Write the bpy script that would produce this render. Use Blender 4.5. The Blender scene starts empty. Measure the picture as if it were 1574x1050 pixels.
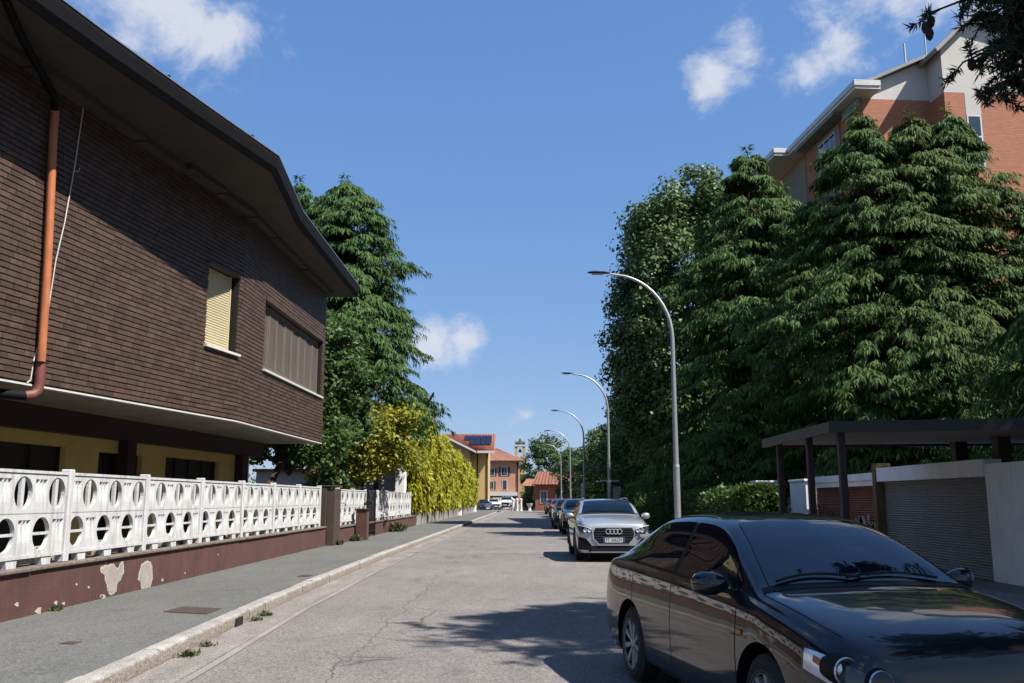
import bpy, math, random
import numpy as np
from mathutils import Vector, Matrix

rad = math.radians
sc = bpy.context.scene
col = sc.collection

# ------------------------------------------------------------------ camera
cam_d = bpy.data.cameras.new('camera')
cam = bpy.data.objects.new('camera', cam_d)
col.objects.link(cam)
cam_d.sensor_width = 36.0
cam_d.lens = 1400 / 1574 * 36.0
cam_d.clip_start = 0.05
cam_d.clip_end = 3000
cam.location = (0, 0, 1.5)
cam.rotation_euler = (math.pi / 2 + 0.17117, 0, 0.01267)
sc.camera = cam

# ------------------------------------------------------------------ light
SUN_EL, SUN_AZ = rad(52.5), rad(-28)          # azimuth counted from +X, counter-clockwise
sd = Vector((math.cos(SUN_EL) * math.cos(SUN_AZ), math.cos(SUN_EL) * math.sin(SUN_AZ), math.sin(SUN_EL)))
sun_d = bpy.data.lights.new('sun', 'SUN')
sun_d.energy = 5.0
sun_d.angle = rad(0.53)
sun_d.color = (1.0, 0.95, 0.87)
sun = bpy.data.objects.new('sun', sun_d)
col.objects.link(sun)
sun.rotation_euler = (-sd).to_track_quat('-Z', 'Y').to_euler()

world = bpy.data.worlds.new('World')
sc.world = world
world.use_nodes = True
wn, wl = world.node_tree.nodes, world.node_tree.links
wn.clear()
w_out = wn.new('ShaderNodeOutputWorld')
w_bg = wn.new('ShaderNodeBackground')
w_sky = wn.new('ShaderNodeTexSky')
w_sky.sky_type = 'NISHITA'
w_sky.sun_disc = False
w_sky.sun_elevation = SUN_EL
w_sky.sun_rotation = math.pi / 2 - SUN_AZ     # clockwise from +Y
w_sky.altitude = 150
w_sky.air_density = 1.0
w_sky.dust_density = 0.3
w_sky.ozone_density = 1.6
w_bg.inputs['Strength'].default_value = 0.072
w_tc = wn.new('ShaderNodeTexCoord')
w_nrm = wn.new('ShaderNodeVectorMath'); w_nrm.operation = 'NORMALIZE'
wl.new(w_tc.outputs['Generated'], w_nrm.inputs[0])


def wmath(op, a, b=None, clamp=False):
    n = wn.new('ShaderNodeMath'); n.operation = op; n.use_clamp = clamp
    for i, v in enumerate((a, b)):
        if v is None: continue
        if isinstance(v, (int, float)): n.inputs[i].default_value = v
        else: wl.new(v, n.inputs[i])
    return n.outputs[0]


def azel(az, el):                             # degrees, azimuth clockwise from +Y
    a, e = rad(az), rad(el)
    return (math.sin(a) * math.cos(e), math.cos(a) * math.cos(e), math.sin(e))

# small fair-weather clouds spread round the whole sky: azimuth, elevation, angular radius, weight
CLOUDS = [(-23.2, 28.5, 5.4, 1.0), (-25.5, 30.0, 5.5, 1.0), (-19.8, 27.5, 3.4, .8), (-22, 33, 6, 1.0),
          (12.6, 25.6, 2.2, .55), (14.8, 26.2, 2.2, .6), (20.5, 27.0, 2.8, .6), (24.0, 28.0, 3.2, .7), (28, 30.5, 5, 1.0), (18.4, 25.4, 1.9, .55),
          (-5.6, 9.9, 2.0, .80), (-4.0, 10.2, 1.8, .62), (0.2, 5.2, 1.2, .62),
          (-48, 22, 8, .9), (-70, 35, 9, 1), (52, 24, 7, .9), (78, 40, 8, 1), (115, 22, 8, 1), (150, 32, 9, 1),
          (176, 20, 8, .9), (-150, 28, 9, 1), (-118, 24, 9, 1), (-95, 14, 7, .8), (200, 45, 8, .9), (-40, 52, 7, .8), (100, 12, 6, .8)]
best = None
for az, el, r, wt in CLOUDS:
    dn = wn.new('ShaderNodeVectorMath'); dn.operation = 'DISTANCE'
    wl.new(w_nrm.outputs[0], dn.inputs[0]); dn.inputs[1].default_value = azel(az, el)
    m = wmath('MULTIPLY', wmath('SUBTRACT', 1.0, wmath('DIVIDE', dn.outputs['Value'], rad(r))), wt)
    best = m if best is None else wmath('MAXIMUM', best, m)
w_map = wn.new('ShaderNodeMapping'); w_map.inputs['Scale'].default_value = (1, 1, 1.25)
wl.new(w_nrm.outputs[0], w_map.inputs['Vector'])
w_n1 = wn.new('ShaderNodeTexNoise'); w_n1.inputs['Scale'].default_value = 12; w_n1.inputs['Detail'].default_value = 9
w_n1.inputs['Roughness'].default_value = 0.62; w_n1.inputs['Distortion'].default_value = 0.25
wl.new(w_map.outputs[0], w_n1.inputs['Vector'])
d_ = wmath('ADD', wmath('MAXIMUM', best, -1.0), wmath('MULTIPLY', wmath('SUBTRACT', w_n1.outputs['Fac'], 0.50), 2.8))
w_mr = wn.new('ShaderNodeMapRange'); w_mr.interpolation_type = 'SMOOTHSTEP'
w_mr.inputs['From Min'].default_value = 0.08; w_mr.inputs['From Max'].default_value = 0.85
w_mr.inputs['To Max'].default_value = 0.9
wl.new(d_, w_mr.inputs['Value'])
w_mix = wn.new('ShaderNodeMix'); w_mix.data_type = 'RGBA'
wl.new(w_mr.outputs[0], w_mix.inputs['Factor'])
w_hsv = wn.new('ShaderNodeHueSaturation'); w_hsv.inputs['Saturation'].default_value = 1.15
wl.new(w_sky.outputs[0], w_hsv.inputs['Color'])
w_sep = wn.new('ShaderNodeSeparateColor'); w_cmb = wn.new('ShaderNodeCombineColor')
wl.new(w_hsv.outputs[0], w_sep.inputs[0])
K = 0.144                                     # soft tone response of the clear sky, the same over the whole dome
for i_, (a_, g_) in enumerate(((.488, .594), (.579, .475), (.814, .328))):
    wl.new(wmath('MULTIPLY', wmath('POWER', wmath('MULTIPLY', w_sep.outputs[i_], K), g_), a_ / K), w_cmb.inputs[i_])
wl.new(w_cmb.outputs[0], w_mix.inputs['A'])
w_mix.inputs['B'].default_value = (5.0, 5.25, 5.9, 1)
wl.new(w_mix.outputs['Result'], w_bg.inputs['Color'])
wl.new(w_bg.outputs[0], w_out.inputs['Surface'])

sc.view_settings.view_transform = 'Standard'
sc.view_settings.look = 'None'
sc.view_settings.exposure = 1.0
sc.view_settings.gamma = 1.0
sc.view_settings.use_curve_mapping = False
sc.cycles.max_bounces = 6
sc.cycles.diffuse_bounces = 2
sc.cycles.glossy_bounces = 3
sc.cycles.transparent_max_bounces = 4
sc.cycles.caustics_reflective = False
sc.cycles.caustics_refractive = False

# ------------------------------------------------------------------ helpers
rng = np.random.default_rng(7)
random.seed(5)


def tag(o, label=None, cat=None, group=None, kind=None):
    if label: o['label'] = label
    if cat: o['category'] = cat
    if group: o['group'] = group
    if kind: o['kind'] = kind
    return o


WORLDMODE = {}


def thing(name, label, cat, loc=(0, 0, 0), rotz=0.0, group=None, world=False):
    o = bpy.data.objects.new(name, None)
    o.empty_display_size = 0.3
    col.objects.link(o)
    o.location = loc
    o.rotation_euler = (0, 0, rotz)
    tag(o, label, cat, group)
    if world: WORLDMODE[o.name] = Vector(loc)
    return o


def offset_of(p):
    while p is not None:
        if p.name in WORLDMODE: return WORLDMODE[p.name]
        p = p.parent
    return Vector((0, 0, 0))


class MB:
    def __init__(self):
        self.v, self.f, self.m = [], [], []

    def add(self, vs, fs, mi=0):
        b = len(self.v)
        self.v += [tuple(p) for p in vs]
        for f in fs:
            self.f.append([b + i for i in f]); self.m.append(mi)
        return self

    def box(self, x0, x1, y0, y1, z0, z1, mi=0):
        vs = [(x0, y0, z0), (x1, y0, z0), (x1, y1, z0), (x0, y1, z0), (x0, y0, z1), (x1, y0, z1), (x1, y1, z1), (x0, y1, z1)]
        return self.add(vs, [(3, 2, 1, 0), (4, 5, 6, 7), (0, 1, 5, 4), (1, 2, 6, 5), (2, 3, 7, 6), (3, 0, 4, 7)], mi)

    def bbox(self, x0, x1, y0, y1, z0, z1, b=0.01, mi=0):
        """box with chamfered vertical and horizontal edges"""
        def ring(z, k): return [(x0 + k, y0 + b, z), (x0 + b, y0 + k, z), (x1 - b, y0 + k, z), (x1 - k, y0 + b, z), (x1 - k, y1 - b, z), (x1 - b, y1 - k, z), (x0 + b, y1 - k, z), (x0 + k, y1 - b, z)]
        vs = ring(z0, b * .8) + ring(z0 + b, 0) + ring(z1 - b, 0) + ring(z1, b * .8)
        fs = [tuple(range(7, -1, -1)), tuple(range(24, 32))]
        for r in range(3):
            for i in range(8):
                j = (i + 1) % 8
                fs.append((r * 8 + i, r * 8 + j, r * 8 + 8 + j, r * 8 + 8 + i))
        return self.add(vs, fs, mi)

    def hexa(self, p, mi=0):
        """8 corners: bottom ring ccw then top ring"""
        return self.add(p, [(3, 2, 1, 0), (4, 5, 6, 7), (0, 1, 5, 4), (1, 2, 6, 5), (2, 3, 7, 6), (3, 0, 4, 7)], mi)

    def prism(self, poly, z0, z1, mi=0):
        n = len(poly)
        vs = [(x, y, z0) for x, y in poly] + [(x, y, z1) for x, y in poly]
        fs = [tuple(range(n - 1, -1, -1)), tuple(range(n, 2 * n))] + [(i, (i + 1) % n, n + (i + 1) % n, n + i) for i in range(n)]
        return self.add(vs, fs, mi)

    def extrude(self, pts, vec, mi=0):
        """planar 3-D polygon extruded along vec"""
        n = len(pts); vec = Vector(vec)
        vs = [Vector(p) for p in pts] + [Vector(p) + vec for p in pts]
        fs = [tuple(range(n - 1, -1, -1)), tuple(range(n, 2 * n))] + [(i, (i + 1) % n, n + (i + 1) % n, n + i) for i in range(n)]
        return self.add(vs, fs, mi)

    def tube(self, pts, r, n=8, mi=0, cap=True):
        pts = [Vector(p) for p in pts]
        if not hasattr(r, '__len__'): r = [r] * len(pts)
        vs = []
        up0 = None
        for i, p in enumerate(pts):
            d = (pts[min(i + 1, len(pts) - 1)] - pts[max(i - 1, 0)]).normalized()
            if up0 is None:
                up0 = Vector((0, 0, 1)) if abs(d.z) < .9 else Vector((1, 0, 0))
            a = d.cross(up0)
            if a.length < 1e-4: a = d.cross(Vector((0, 1, 0)))
            a.normalize(); b = d.cross(a).normalized(); up0 = -b if False else up0
            for k in range(n):
                t = 2 * math.pi * k / n
                vs.append(p + (a * math.cos(t) + b * math.sin(t)) * r[i])
        fs = []
        for i in range(len(pts) - 1):
            for k in range(n):
                k2 = (k + 1) % n
                fs.append((i * n + k, i * n + k2, (i + 1) * n + k2, (i + 1) * n + k))
        if cap:
            fs.append(tuple(range(n))); fs.append(tuple(range(len(vs) - 1, len(vs) - 1 - n, -1)))
        return self.add(vs, fs, mi)

    def lathe(self, prof, n=24, axis='z', c=(0, 0, 0), mi=0, cap=True):
        """prof: (radius, height) list; axis y/x/z"""
        vs = []
        for (r, h) in prof:
            for k in range(n):
                t = 2 * math.pi * k / n
                a, b = r * math.cos(t), r * math.sin(t)
                p = {'z': (a, b, h), 'y': (a, h, b), 'x': (h, a, b)}[axis]
                vs.append((p[0] + c[0], p[1] + c[1], p[2] + c[2]))
        fs = []
        for i in range(len(prof) - 1):
            for k in range(n):
                k2 = (k + 1) % n
                fs.append((i * n + k, i * n + k2, (i + 1) * n + k2, (i + 1) * n + k))
        if cap: fs.append(tuple(range(n - 1, -1, -1))); fs.append(tuple(range((len(prof) - 1) * n, len(prof) * n)))
        return self.add(vs, fs, mi)

    def build(self, name, mats, parent=None, smooth=False, data_only=False):
        me = bpy.data.meshes.new(name)
        off = offset_of(parent)
        vs = [(p[0] - off.x, p[1] - off.y, p[2] - off.z) for p in self.v]
        me.from_pydata(vs, [], self.f)
        if not isinstance(mats, (list, tuple)): mats = [mats]
        for m in mats: me.materials.append(m)
        if len(mats) > 1: me.polygons.foreach_set('material_index', self.m)
        if smooth:
            me.polygons.foreach_set('use_smooth', [True] * len(me.polygons))
        me.validate(); me.update()
        fix_normals(me)
        if smooth and smooth != 'all':
            me.set_sharp_from_angle(angle=rad(smooth if smooth is not True else 40))
        if data_only: return me
        o = bpy.data.objects.new(name, me)
        col.objects.link(o)
        o.parent = parent
        return o


import bmesh


def fix_normals(me):
    bm = bmesh.new(); bm.from_mesh(me)
    bmesh.ops.recalc_face_normals(bm, faces=bm.faces)
    bm.to_mesh(me); bm.free()


def np_mesh(name, V, F, mat, parent=None, smooth=False):
    """V (n,3) float array, F (m,k) int array"""
    me = bpy.data.meshes.new(name)
    V = np.asarray(V, dtype=np.float32); F = np.asarray(F, dtype=np.int32)
    off = offset_of(parent)
    V = V - np.array(off, dtype=np.float32)
    k = F.shape[1]
    me.vertices.add(len(V)); me.vertices.foreach_set('co', V.ravel())
    me.loops.add(F.size); me.loops.foreach_set('vertex_index', F.ravel())
    me.polygons.add(len(F)); me.polygons.foreach_set('loop_start', np.arange(0, F.size, k, dtype=np.int32))
    me.update(calc_edges=True)
    if smooth: me.polygons.foreach_set('use_smooth', [True] * len(F))
    me.materials.append(mat)
    o = bpy.data.objects.new(name, me)
    col.objects.link(o); o.parent = parent
    return o


def copy_part(o, parent, name=None):
    c = o.copy(); col.objects.link(c); c.parent = parent
    return c

# ------------------------------------------------------------------ materials
def newmat(name):
    m = bpy.data.materials.new(name); m.use_nodes = True
    nt = m.node_tree
    return m, nt.nodes, nt.links, nt.nodes['Principled BSDF']


def pm(name, c, rough=.7, var=.12, scale=4.0, bump=0.0, bscale=60.0, metal=0.0, spec=.5, coat=0.0, c2=None, stretch=None,
       speck=0.0, sscale=200.0, isl=0.0, coords='Object', streak=None, streak_amt=0.0, island_hue=0.0, gain=.62):
    m, N, L, B = newmat(name)
    c = tuple(x * gain for x in c)
    if c2: c2 = tuple(x * gain for x in c2)
    if streak: streak = tuple(x * gain for x in streak)
    tc = N.new('ShaderNodeTexCoord')
    if coords == 'World':
        g = N.new('ShaderNodeNewGeometry'); vec = g.outputs['Position']
    else:
        vec = tc.outputs[coords]
    if stretch:
        mp = N.new('ShaderNodeMapping'); mp.inputs['Scale'].default_value = stretch
        L.new(vec, mp.inputs['Vector']); vec2 = mp.outputs[0]
    else: vec2 = vec
    n1 = N.new('ShaderNodeTexNoise'); n1.inputs['Scale'].default_value = scale; n1.inputs['Detail'].default_value = 6
    n1.inputs['Roughness'].default_value = .65
    L.new(vec2, n1.inputs['Vector'])
    mx = N.new('ShaderNodeMix'); mx.data_type = 'RGBA'
    lo = tuple(x * (1 - var) for x in c); hi = tuple(min(1, x * (1 + var)) for x in c)
    if c2: lo, hi = c, c2
    mx.inputs['A'].default_value = (*lo, 1); mx.inputs['B'].default_value = (*hi, 1)
    mr = N.new('ShaderNodeMapRange'); mr.inputs['From Min'].default_value = .32; mr.inputs['From Max'].default_value = .68
    L.new(n1.outputs['Fac'], mr.inputs['Value']); L.new(mr.outputs[0], mx.inputs['Factor'])
    out = mx.outputs['Result']
    if streak:
        mp2 = N.new('ShaderNodeMapping'); mp2.inputs['Scale'].default_value = (9, 9, .8)
        L.new(vec, mp2.inputs['Vector'])
        n3 = N.new('ShaderNodeTexNoise'); n3.inputs['Scale'].default_value = 1.6; n3.inputs['Detail'].default_value = 5
        L.new(mp2.outputs[0], n3.inputs['Vector'])
        r3 = N.new('ShaderNodeMapRange'); r3.inputs['From Min'].default_value = .5; r3.inputs['From Max'].default_value = .78
        r3.inputs['To Max'].default_value = streak_amt
        L.new(n3.outputs['Fac'], r3.inputs['Value'])
        m3 = N.new('ShaderNodeMix'); m3.data_type = 'RGBA'; m3.inputs['B'].default_value = (*streak, 1)
        L.new(r3.outputs[0], m3.inputs['Factor']); L.new(out, m3.inputs['A']); out = m3.outputs['Result']
    if speck:
        n2 = N.new('ShaderNodeTexNoise'); n2.inputs['Scale'].default_value = sscale; n2.inputs['Detail'].default_value = 2
        L.new(vec, n2.inputs['Vector'])
        r2 = N.new('ShaderNodeMapRange'); r2.inputs['From Min'].default_value = .3; r2.inputs['From Max'].default_value = .7
        r2.inputs['To Min'].default_value = 1 - speck; r2.inputs['To Max'].default_value = 1 + speck
        L.new(n2.outputs['Fac'], r2.inputs['Value'])
        vm = N.new('ShaderNodeVectorMath'); vm.operation = 'SCALE'
        L.new(out, vm.inputs[0]); L.new(r2.outputs[0], vm.inputs['Scale']); out = vm.outputs[0]
    if isl:
        g2 = N.new('ShaderNodeNewGeometry'); oi = N.new('ShaderNodeObjectInfo')
        ad = N.new('ShaderNodeMath'); ad.operation = 'ADD'
        L.new(g2.outputs['Random Per Island'], ad.inputs[0]); L.new(oi.outputs['Random'], ad.inputs[1])
        fr = N.new('ShaderNodeMath'); fr.operation = 'FRACT'; L.new(ad.outputs[0], fr.inputs[0])
        r4 = N.new('ShaderNodeMapRange'); r4.inputs['To Min'].default_value = 1 - isl; r4.inputs['To Max'].default_value = 1 + isl
        L.new(fr.outputs[0], r4.inputs['Value'])
        hs = N.new('ShaderNodeHueSaturation'); L.new(out, hs.inputs['Color']); L.new(r4.outputs[0], hs.inputs['Value'])
        if island_hue:
            f2 = N.new('ShaderNodeMath'); f2.operation = 'MULTIPLY'; f2.inputs[1].default_value = 7.31
            L.new(ad.outputs[0], f2.inputs[0])
            f3 = N.new('ShaderNodeMath'); f3.operation = 'FRACT'; L.new(f2.outputs[0], f3.inputs[0])
            r5 = N.new('ShaderNodeMapRange'); r5.inputs['To Min'].default_value = .5 - island_hue; r5.inputs['To Max'].default_value = .5 + island_hue
            L.new(f3.outputs[0], r5.inputs['Value']); L.new(r5.outputs[0], hs.inputs['Hue'])
        out = hs.outputs[0]
    L.new(out, B.inputs['Base Color'])
    B.inputs['Roughness'].default_value = rough
    B.inputs['Metallic'].default_value = metal
    B.inputs['Specular IOR Level'].default_value = spec
    if coat:
        B.inputs['Coat Weight'].default_value = coat; B.inputs['Coat Roughness'].default_value = .03
    if bump:
        nb = N.new('ShaderNodeTexNoise'); nb.inputs['Scale'].default_value = bscale; nb.inputs['Detail'].default_value = 4
        L.new(vec, nb.inputs['Vector'])
        bp = N.new('ShaderNodeBump'); bp.inputs['Strength'].default_value = bump; bp.inputs['Distance'].default_value = .02
        L.new(nb.outputs['Fac'], bp.inputs['Height']); L.new(bp.outputs[0], B.inputs['Normal'])
    return m


def leafmat(name, c, isl=.35, trans=.3, hue=.015, rough=.5, spec=.35):
    m, N, L, B = newmat(name)
    g = N.new('ShaderNodeNewGeometry')
    r4 = N.new('ShaderNodeMapRange'); r4.inputs['To Min'].default_value = 1 - isl; r4.inputs['To Max'].default_value = 1 + isl
    L.new(g.outputs['Random Per Island'], r4.inputs['Value'])
    n1 = N.new('ShaderNodeTexNoise'); n1.inputs['Scale'].default_value = .9; n1.inputs['Detail'].default_value = 3
    L.new(g.outputs['Position'], n1.inputs['Vector'])
    rh = N.new('ShaderNodeMapRange'); rh.inputs['From Min'].default_value = .3; rh.inputs['From Max'].default_value = .7
    rh.inputs['To Min'].default_value = .5 - hue; rh.inputs['To Max'].default_value = .5 + hue
    L.new(n1.outputs['Fac'], rh.inputs['Value'])
    hs = N.new('ShaderNodeHueSaturation'); hs.inputs['Color'].default_value = (*c, 1)
    L.new(r4.outputs[0], hs.inputs['Value']); L.new(rh.outputs[0], hs.inputs['Hue'])
    L.new(hs.outputs[0], B.inputs['Base Color'])
    B.inputs['Roughness'].default_value = rough; B.inputs['Specular IOR Level'].default_value = spec
    tr = N.new('ShaderNodeBsdfTranslucent')
    hs2 = N.new('ShaderNodeHueSaturation'); hs2.inputs['Hue'].default_value = .485; hs2.inputs['Value'].default_value = 1.25
    L.new(hs.outputs[0], hs2.inputs['Color']); L.new(hs2.outputs[0], tr.inputs['Color'])
    ms = N.new('ShaderNodeMixShader'); ms.inputs[0].default_value = trans
    L.new(B.outputs[0], ms.inputs[1]); L.new(tr.outputs[0], ms.inputs[2])
    L.new(ms.outputs[0], N['Material Output'].inputs['Surface'])
    return m


def asphalt(name, c, tint, crack=.5, speck=.35, patch=.18):
    m, N, L, B = newmat(name)
    g = N.new('ShaderNodeNewGeometry'); pos = g.outputs['Position']
    n1 = N.new('ShaderNodeTexNoise'); n1.inputs['Scale'].default_value = .35; n1.inputs['Detail'].default_value = 5
    L.new(pos, n1.inputs['Vector'])
    n2 = N.new('ShaderNodeTexNoise'); n2.inputs['Scale'].default_value = 55; n2.inputs['Detail'].default_value = 3; n2.inputs['Roughness'].default_value = .8
    L.new(pos, n2.inputs['Vector'])
    n4 = N.new('ShaderNodeTexNoise'); n4.inputs['Scale'].default_value = 3.0; n4.inputs['Detail'].default_value = 6
    mp = N.new('ShaderNodeMapping'); mp.inputs['Scale'].default_value = (1, .22, 1)
    L.new(pos, mp.inputs['Vector']); L.new(mp.outputs[0], n4.inputs['Vector'])
    mx = N.new('ShaderNodeMix'); mx.data_type = 'RGBA'
    mx.inputs['A'].default_value = (*c, 1); mx.inputs['B'].default_value = (*tint, 1)
    mr = N.new('ShaderNodeMapRange'); mr.inputs['From Min'].default_value = .35; mr.inputs['From Max'].default_value = .65
    L.new(n1.outputs['Fac'], mr.inputs['Value']); L.new(mr.outputs[0], mx.inputs['Factor'])

    def scale(colour, fac):
        vm = N.new('ShaderNodeVectorMath'); vm.operation = 'SCALE'
        L.new(colour, vm.inputs[0]); L.new(fac, vm.inputs['Scale']); return vm.outputs[0]
    r2 = N.new('ShaderNodeMapRange'); r2.inputs['From Min'].default_value = .25; r2.inputs['From Max'].default_value = .75
    r2.inputs['To Min'].default_value = 1 - speck; r2.inputs['To Max'].default_value = 1 + speck
    L.new(n2.outputs['Fac'], r2.inputs['Value'])
    r4 = N.new('ShaderNodeMapRange'); r4.inputs['From Min'].default_value = .3; r4.inputs['From Max'].default_value = .7
    r4.inputs['To Min'].default_value = 1 - patch; r4.inputs['To Max'].default_value = 1 + patch
    L.new(n4.outputs['Fac'], r4.inputs['Value'])
    out = scale(scale(mx.outputs['Result'], r2.outputs[0]), r4.outputs[0])
    vg = N.new('ShaderNodeTexVoronoi'); vg.inputs['Scale'].default_value = 62; L.new(pos, vg.inputs['Vector'])
    sg = N.new('ShaderNodeSeparateColor'); L.new(vg.outputs['Color'], sg.inputs[0])
    rg_ = N.new('ShaderNodeMapRange'); rg_.inputs['To Min'].default_value = 1 - speck * .75; rg_.inputs['To Max'].default_value = 1 + speck * .75
    L.new(sg.outputs[0], rg_.inputs['Value']); out = scale(out, rg_.outputs[0])
    n7 = N.new('ShaderNodeTexNoise'); n7.inputs['Scale'].default_value = 1.1; n7.inputs['Detail'].default_value = 7; n7.inputs['Roughness'].default_value = .7
    L.new(pos, n7.inputs['Vector'])
    r7 = N.new('ShaderNodeMapRange'); r7.inputs['From Min'].default_value = .56; r7.inputs['From Max'].default_value = .74; r7.inputs['To Min'].default_value = 1; r7.inputs['To Max'].default_value = .72
    L.new(n7.outputs['Fac'], r7.inputs['Value']); out = scale(out, r7.outputs[0])
    if crack:
        n5 = N.new('ShaderNodeTexNoise'); n5.inputs['Scale'].default_value = 1.3; n5.inputs['Detail'].default_value = 6
        L.new(pos, n5.inputs['Vector'])
        vm = N.new('ShaderNodeMix'); vm.data_type = 'VECTOR'; vm.inputs['Factor'].default_value = .28
        L.new(pos, vm.inputs['A']); L.new(n5.outputs['Color'], vm.inputs['B'])
        vo = N.new('ShaderNodeTexVoronoi'); vo.feature = 'DISTANCE_TO_EDGE'; vo.inputs['Scale'].default_value = 1.25
        L.new(vm.outputs['Result'], vo.inputs['Vector'])
        rc = N.new('ShaderNodeMapRange'); rc.inputs['From Min'].default_value = 0.0; rc.inputs['From Max'].default_value = .022
        rc.inputs['To Min'].default_value = 1; rc.inputs['To Max'].default_value = 0
        L.new(vo.outputs['Distance'], rc.inputs['Value'])
        # cracks only in a strip along the middle of the lane, and there patchy
        sx = N.new('ShaderNodeSeparateXYZ'); L.new(pos, sx.inputs[0])
        ax = N.new('ShaderNodeMath'); ax.operation = 'ADD'; ax.inputs[1].default_value = 1.55; L.new(sx.outputs['X'], ax.inputs[0])
        ab = N.new('ShaderNodeMath'); ab.operation = 'ABSOLUTE'; L.new(ax.outputs[0], ab.inputs[0])
        rs = N.new('ShaderNodeMapRange'); rs.inputs['From Min'].default_value = .25; rs.inputs['From Max'].default_value = .9
        rs.inputs['To Min'].default_value = 1; rs.inputs['To Max'].default_value = .12
        L.new(ab.outputs[0], rs.inputs['Value'])
        n6 = N.new('ShaderNodeTexNoise'); n6.inputs['Scale'].default_value = .55; n6.inputs['Detail'].default_value = 2
        L.new(pos, n6.inputs['Vector'])
        r6 = N.new('ShaderNodeMapRange'); r6.inputs['From Min'].default_value = .42; r6.inputs['From Max'].default_value = .58
        L.new(n6.outputs['Fac'], r6.inputs['Value'])
        a = N.new('ShaderNodeMath'); a.operation = 'MULTIPLY'; L.new(rc.outputs[0], a.inputs[0]); L.new(rs.outputs[0], a.inputs[1])
        b = N.new('ShaderNodeMath'); b.operation = 'MULTIPLY'; L.new(a.outputs[0], b.inputs[0]); L.new(r6.outputs[0], b.inputs[1])
        # one long seam between the two paving lanes
        wob = N.new('ShaderNodeMath'); wob.operation = 'MULTIPLY_ADD'; wob.inputs[1].default_value = .5
        L.new(n5.outputs['Fac'], wob.inputs[0]); L.new(sx.outputs['X'], wob.inputs[2])
        se = N.new('ShaderNodeMath'); se.operation = 'ADD'; se.inputs[1].default_value = 1.42; L.new(wob.outputs[0], se.inputs[0])
        sa = N.new('ShaderNodeMath'); sa.operation = 'ABSOLUTE'; L.new(se.outputs[0], sa.inputs[0])
        s2 = N.new('ShaderNodeMapRange'); s2.inputs['From Max'].default_value = .016; s2.inputs['To Min'].default_value = .8; s2.inputs['To Max'].default_value = 0
        L.new(sa.outputs[0], s2.inputs['Value'])
        mxx = N.new('ShaderNodeMath'); mxx.operation = 'MAXIMUM'; L.new(b.outputs[0], mxx.inputs[0]); L.new(s2.outputs[0], mxx.inputs[1])
        c2 = N.new('ShaderNodeMath'); c2.operation = 'MULTIPLY'; c2.inputs[1].default_value = crack; L.new(mxx.outputs[0], c2.inputs[0])
        md = N.new('ShaderNodeMix'); md.data_type = 'RGBA'; md.inputs['B'].default_value = (.03, .03, .033, 1)
        L.new(c2.outputs[0], md.inputs['Factor']); L.new(out, md.inputs['A']); out = md.outputs['Result']
    L.new(out, B.inputs['Base Color']); B.inputs['Roughness'].default_value = .88; B.inputs['Specular IOR Level'].default_value = .3
    bp = N.new('ShaderNodeBump'); bp.inputs['Strength'].default_value = .35; bp.inputs['Distance'].default_value = .012
    L.new(n2.outputs['Fac'], bp.inputs['Height']); L.new(bp.outputs[0], B.inputs['Normal'])
    return m


M = {}
M['road'] = asphalt('road_asphalt', (.136, .126, .119), (.164, .150, .141), crack=.9, speck=.55, patch=.09)
M['walk'] = asphalt('pavement_asphalt', (.090, .091, .087), (.108, .108, .103), crack=0, speck=.45, patch=.07)
M['gutter'] = asphalt('gutter_asphalt', (.165, .148, .135), (.20, .18, .165), crack=0, speck=.45, patch=.25)
M['ground'] = pm('ground_soil', (.12, .11, .08), .95, .3, .6, coords='World', bump=.3, bscale=9)
M['line'] = pm('worn_line', (.255, .235, .22), .85, c2=(.38, .355, .335), scale=1.2, coords='World', speck=.2, sscale=90)
M['granite'] = pm('granite', (.37, .355, .33), .85, .25, 5, bump=.9, bscale=38, speck=.6, sscale=120, isl=.12, coords='World')
def kerbmat():
    m = pm('granite_kerb', (.42, .40, .375), .85, .22, 5, bump=.9, bscale=38, speck=.45, sscale=120, isl=.12, coords='World')
    N, L = m.node_tree.nodes, m.node_tree.links; B = N['Principled BSDF']
    src = B.inputs['Base Color'].links[0].from_socket
    g = N.new('ShaderNodeNewGeometry'); sx = N.new('ShaderNodeSeparateXYZ'); L.new(g.outputs['Position'], sx.inputs[0])
    vo = N.new('ShaderNodeTexVoronoi'); vo.inputs['Scale'].default_value = 55; L.new(g.outputs['Position'], vo.inputs['Vector'])
    hs = N.new('ShaderNodeMix'); hs.data_type = 'RGBA'; hs.inputs['A'].default_value = (.075, .058, .042, 1); hs.inputs['B'].default_value = (.24, .20, .16, 1)
    sc_ = N.new('ShaderNodeSeparateColor'); L.new(vo.outputs['Color'], sc_.inputs[0]); L.new(sc_.outputs[0], hs.inputs['Factor'])
    n_ = N.new('ShaderNodeTexNoise'); n_.inputs['Scale'].default_value = 7; L.new(g.outputs['Position'], n_.inputs['Vector'])
    ad = N.new('ShaderNodeMath'); ad.operation = 'MULTIPLY_ADD'; ad.inputs[1].default_value = .07; L.new(n_.outputs['Fac'], ad.inputs[0]); L.new(sx.outputs['Z'], ad.inputs[2])
    mr = N.new('ShaderNodeMapRange'); mr.inputs['From Min'].default_value = .135; mr.inputs['From Max'].default_value = .165; mr.inputs['To Min'].default_value = .8; mr.inputs['To Max'].default_value = 0
    L.new(ad.outputs[0], mr.inputs['Value'])
    mx = N.new('ShaderNodeMix'); mx.data_type = 'RGBA'; L.new(mr.outputs[0], mx.inputs['Factor']); L.new(src, mx.inputs['A']); L.new(hs.outputs['Result'], mx.inputs['B'])
    L.new(mx.outputs['Result'], B.inputs['Base Color'])
    return m


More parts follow.
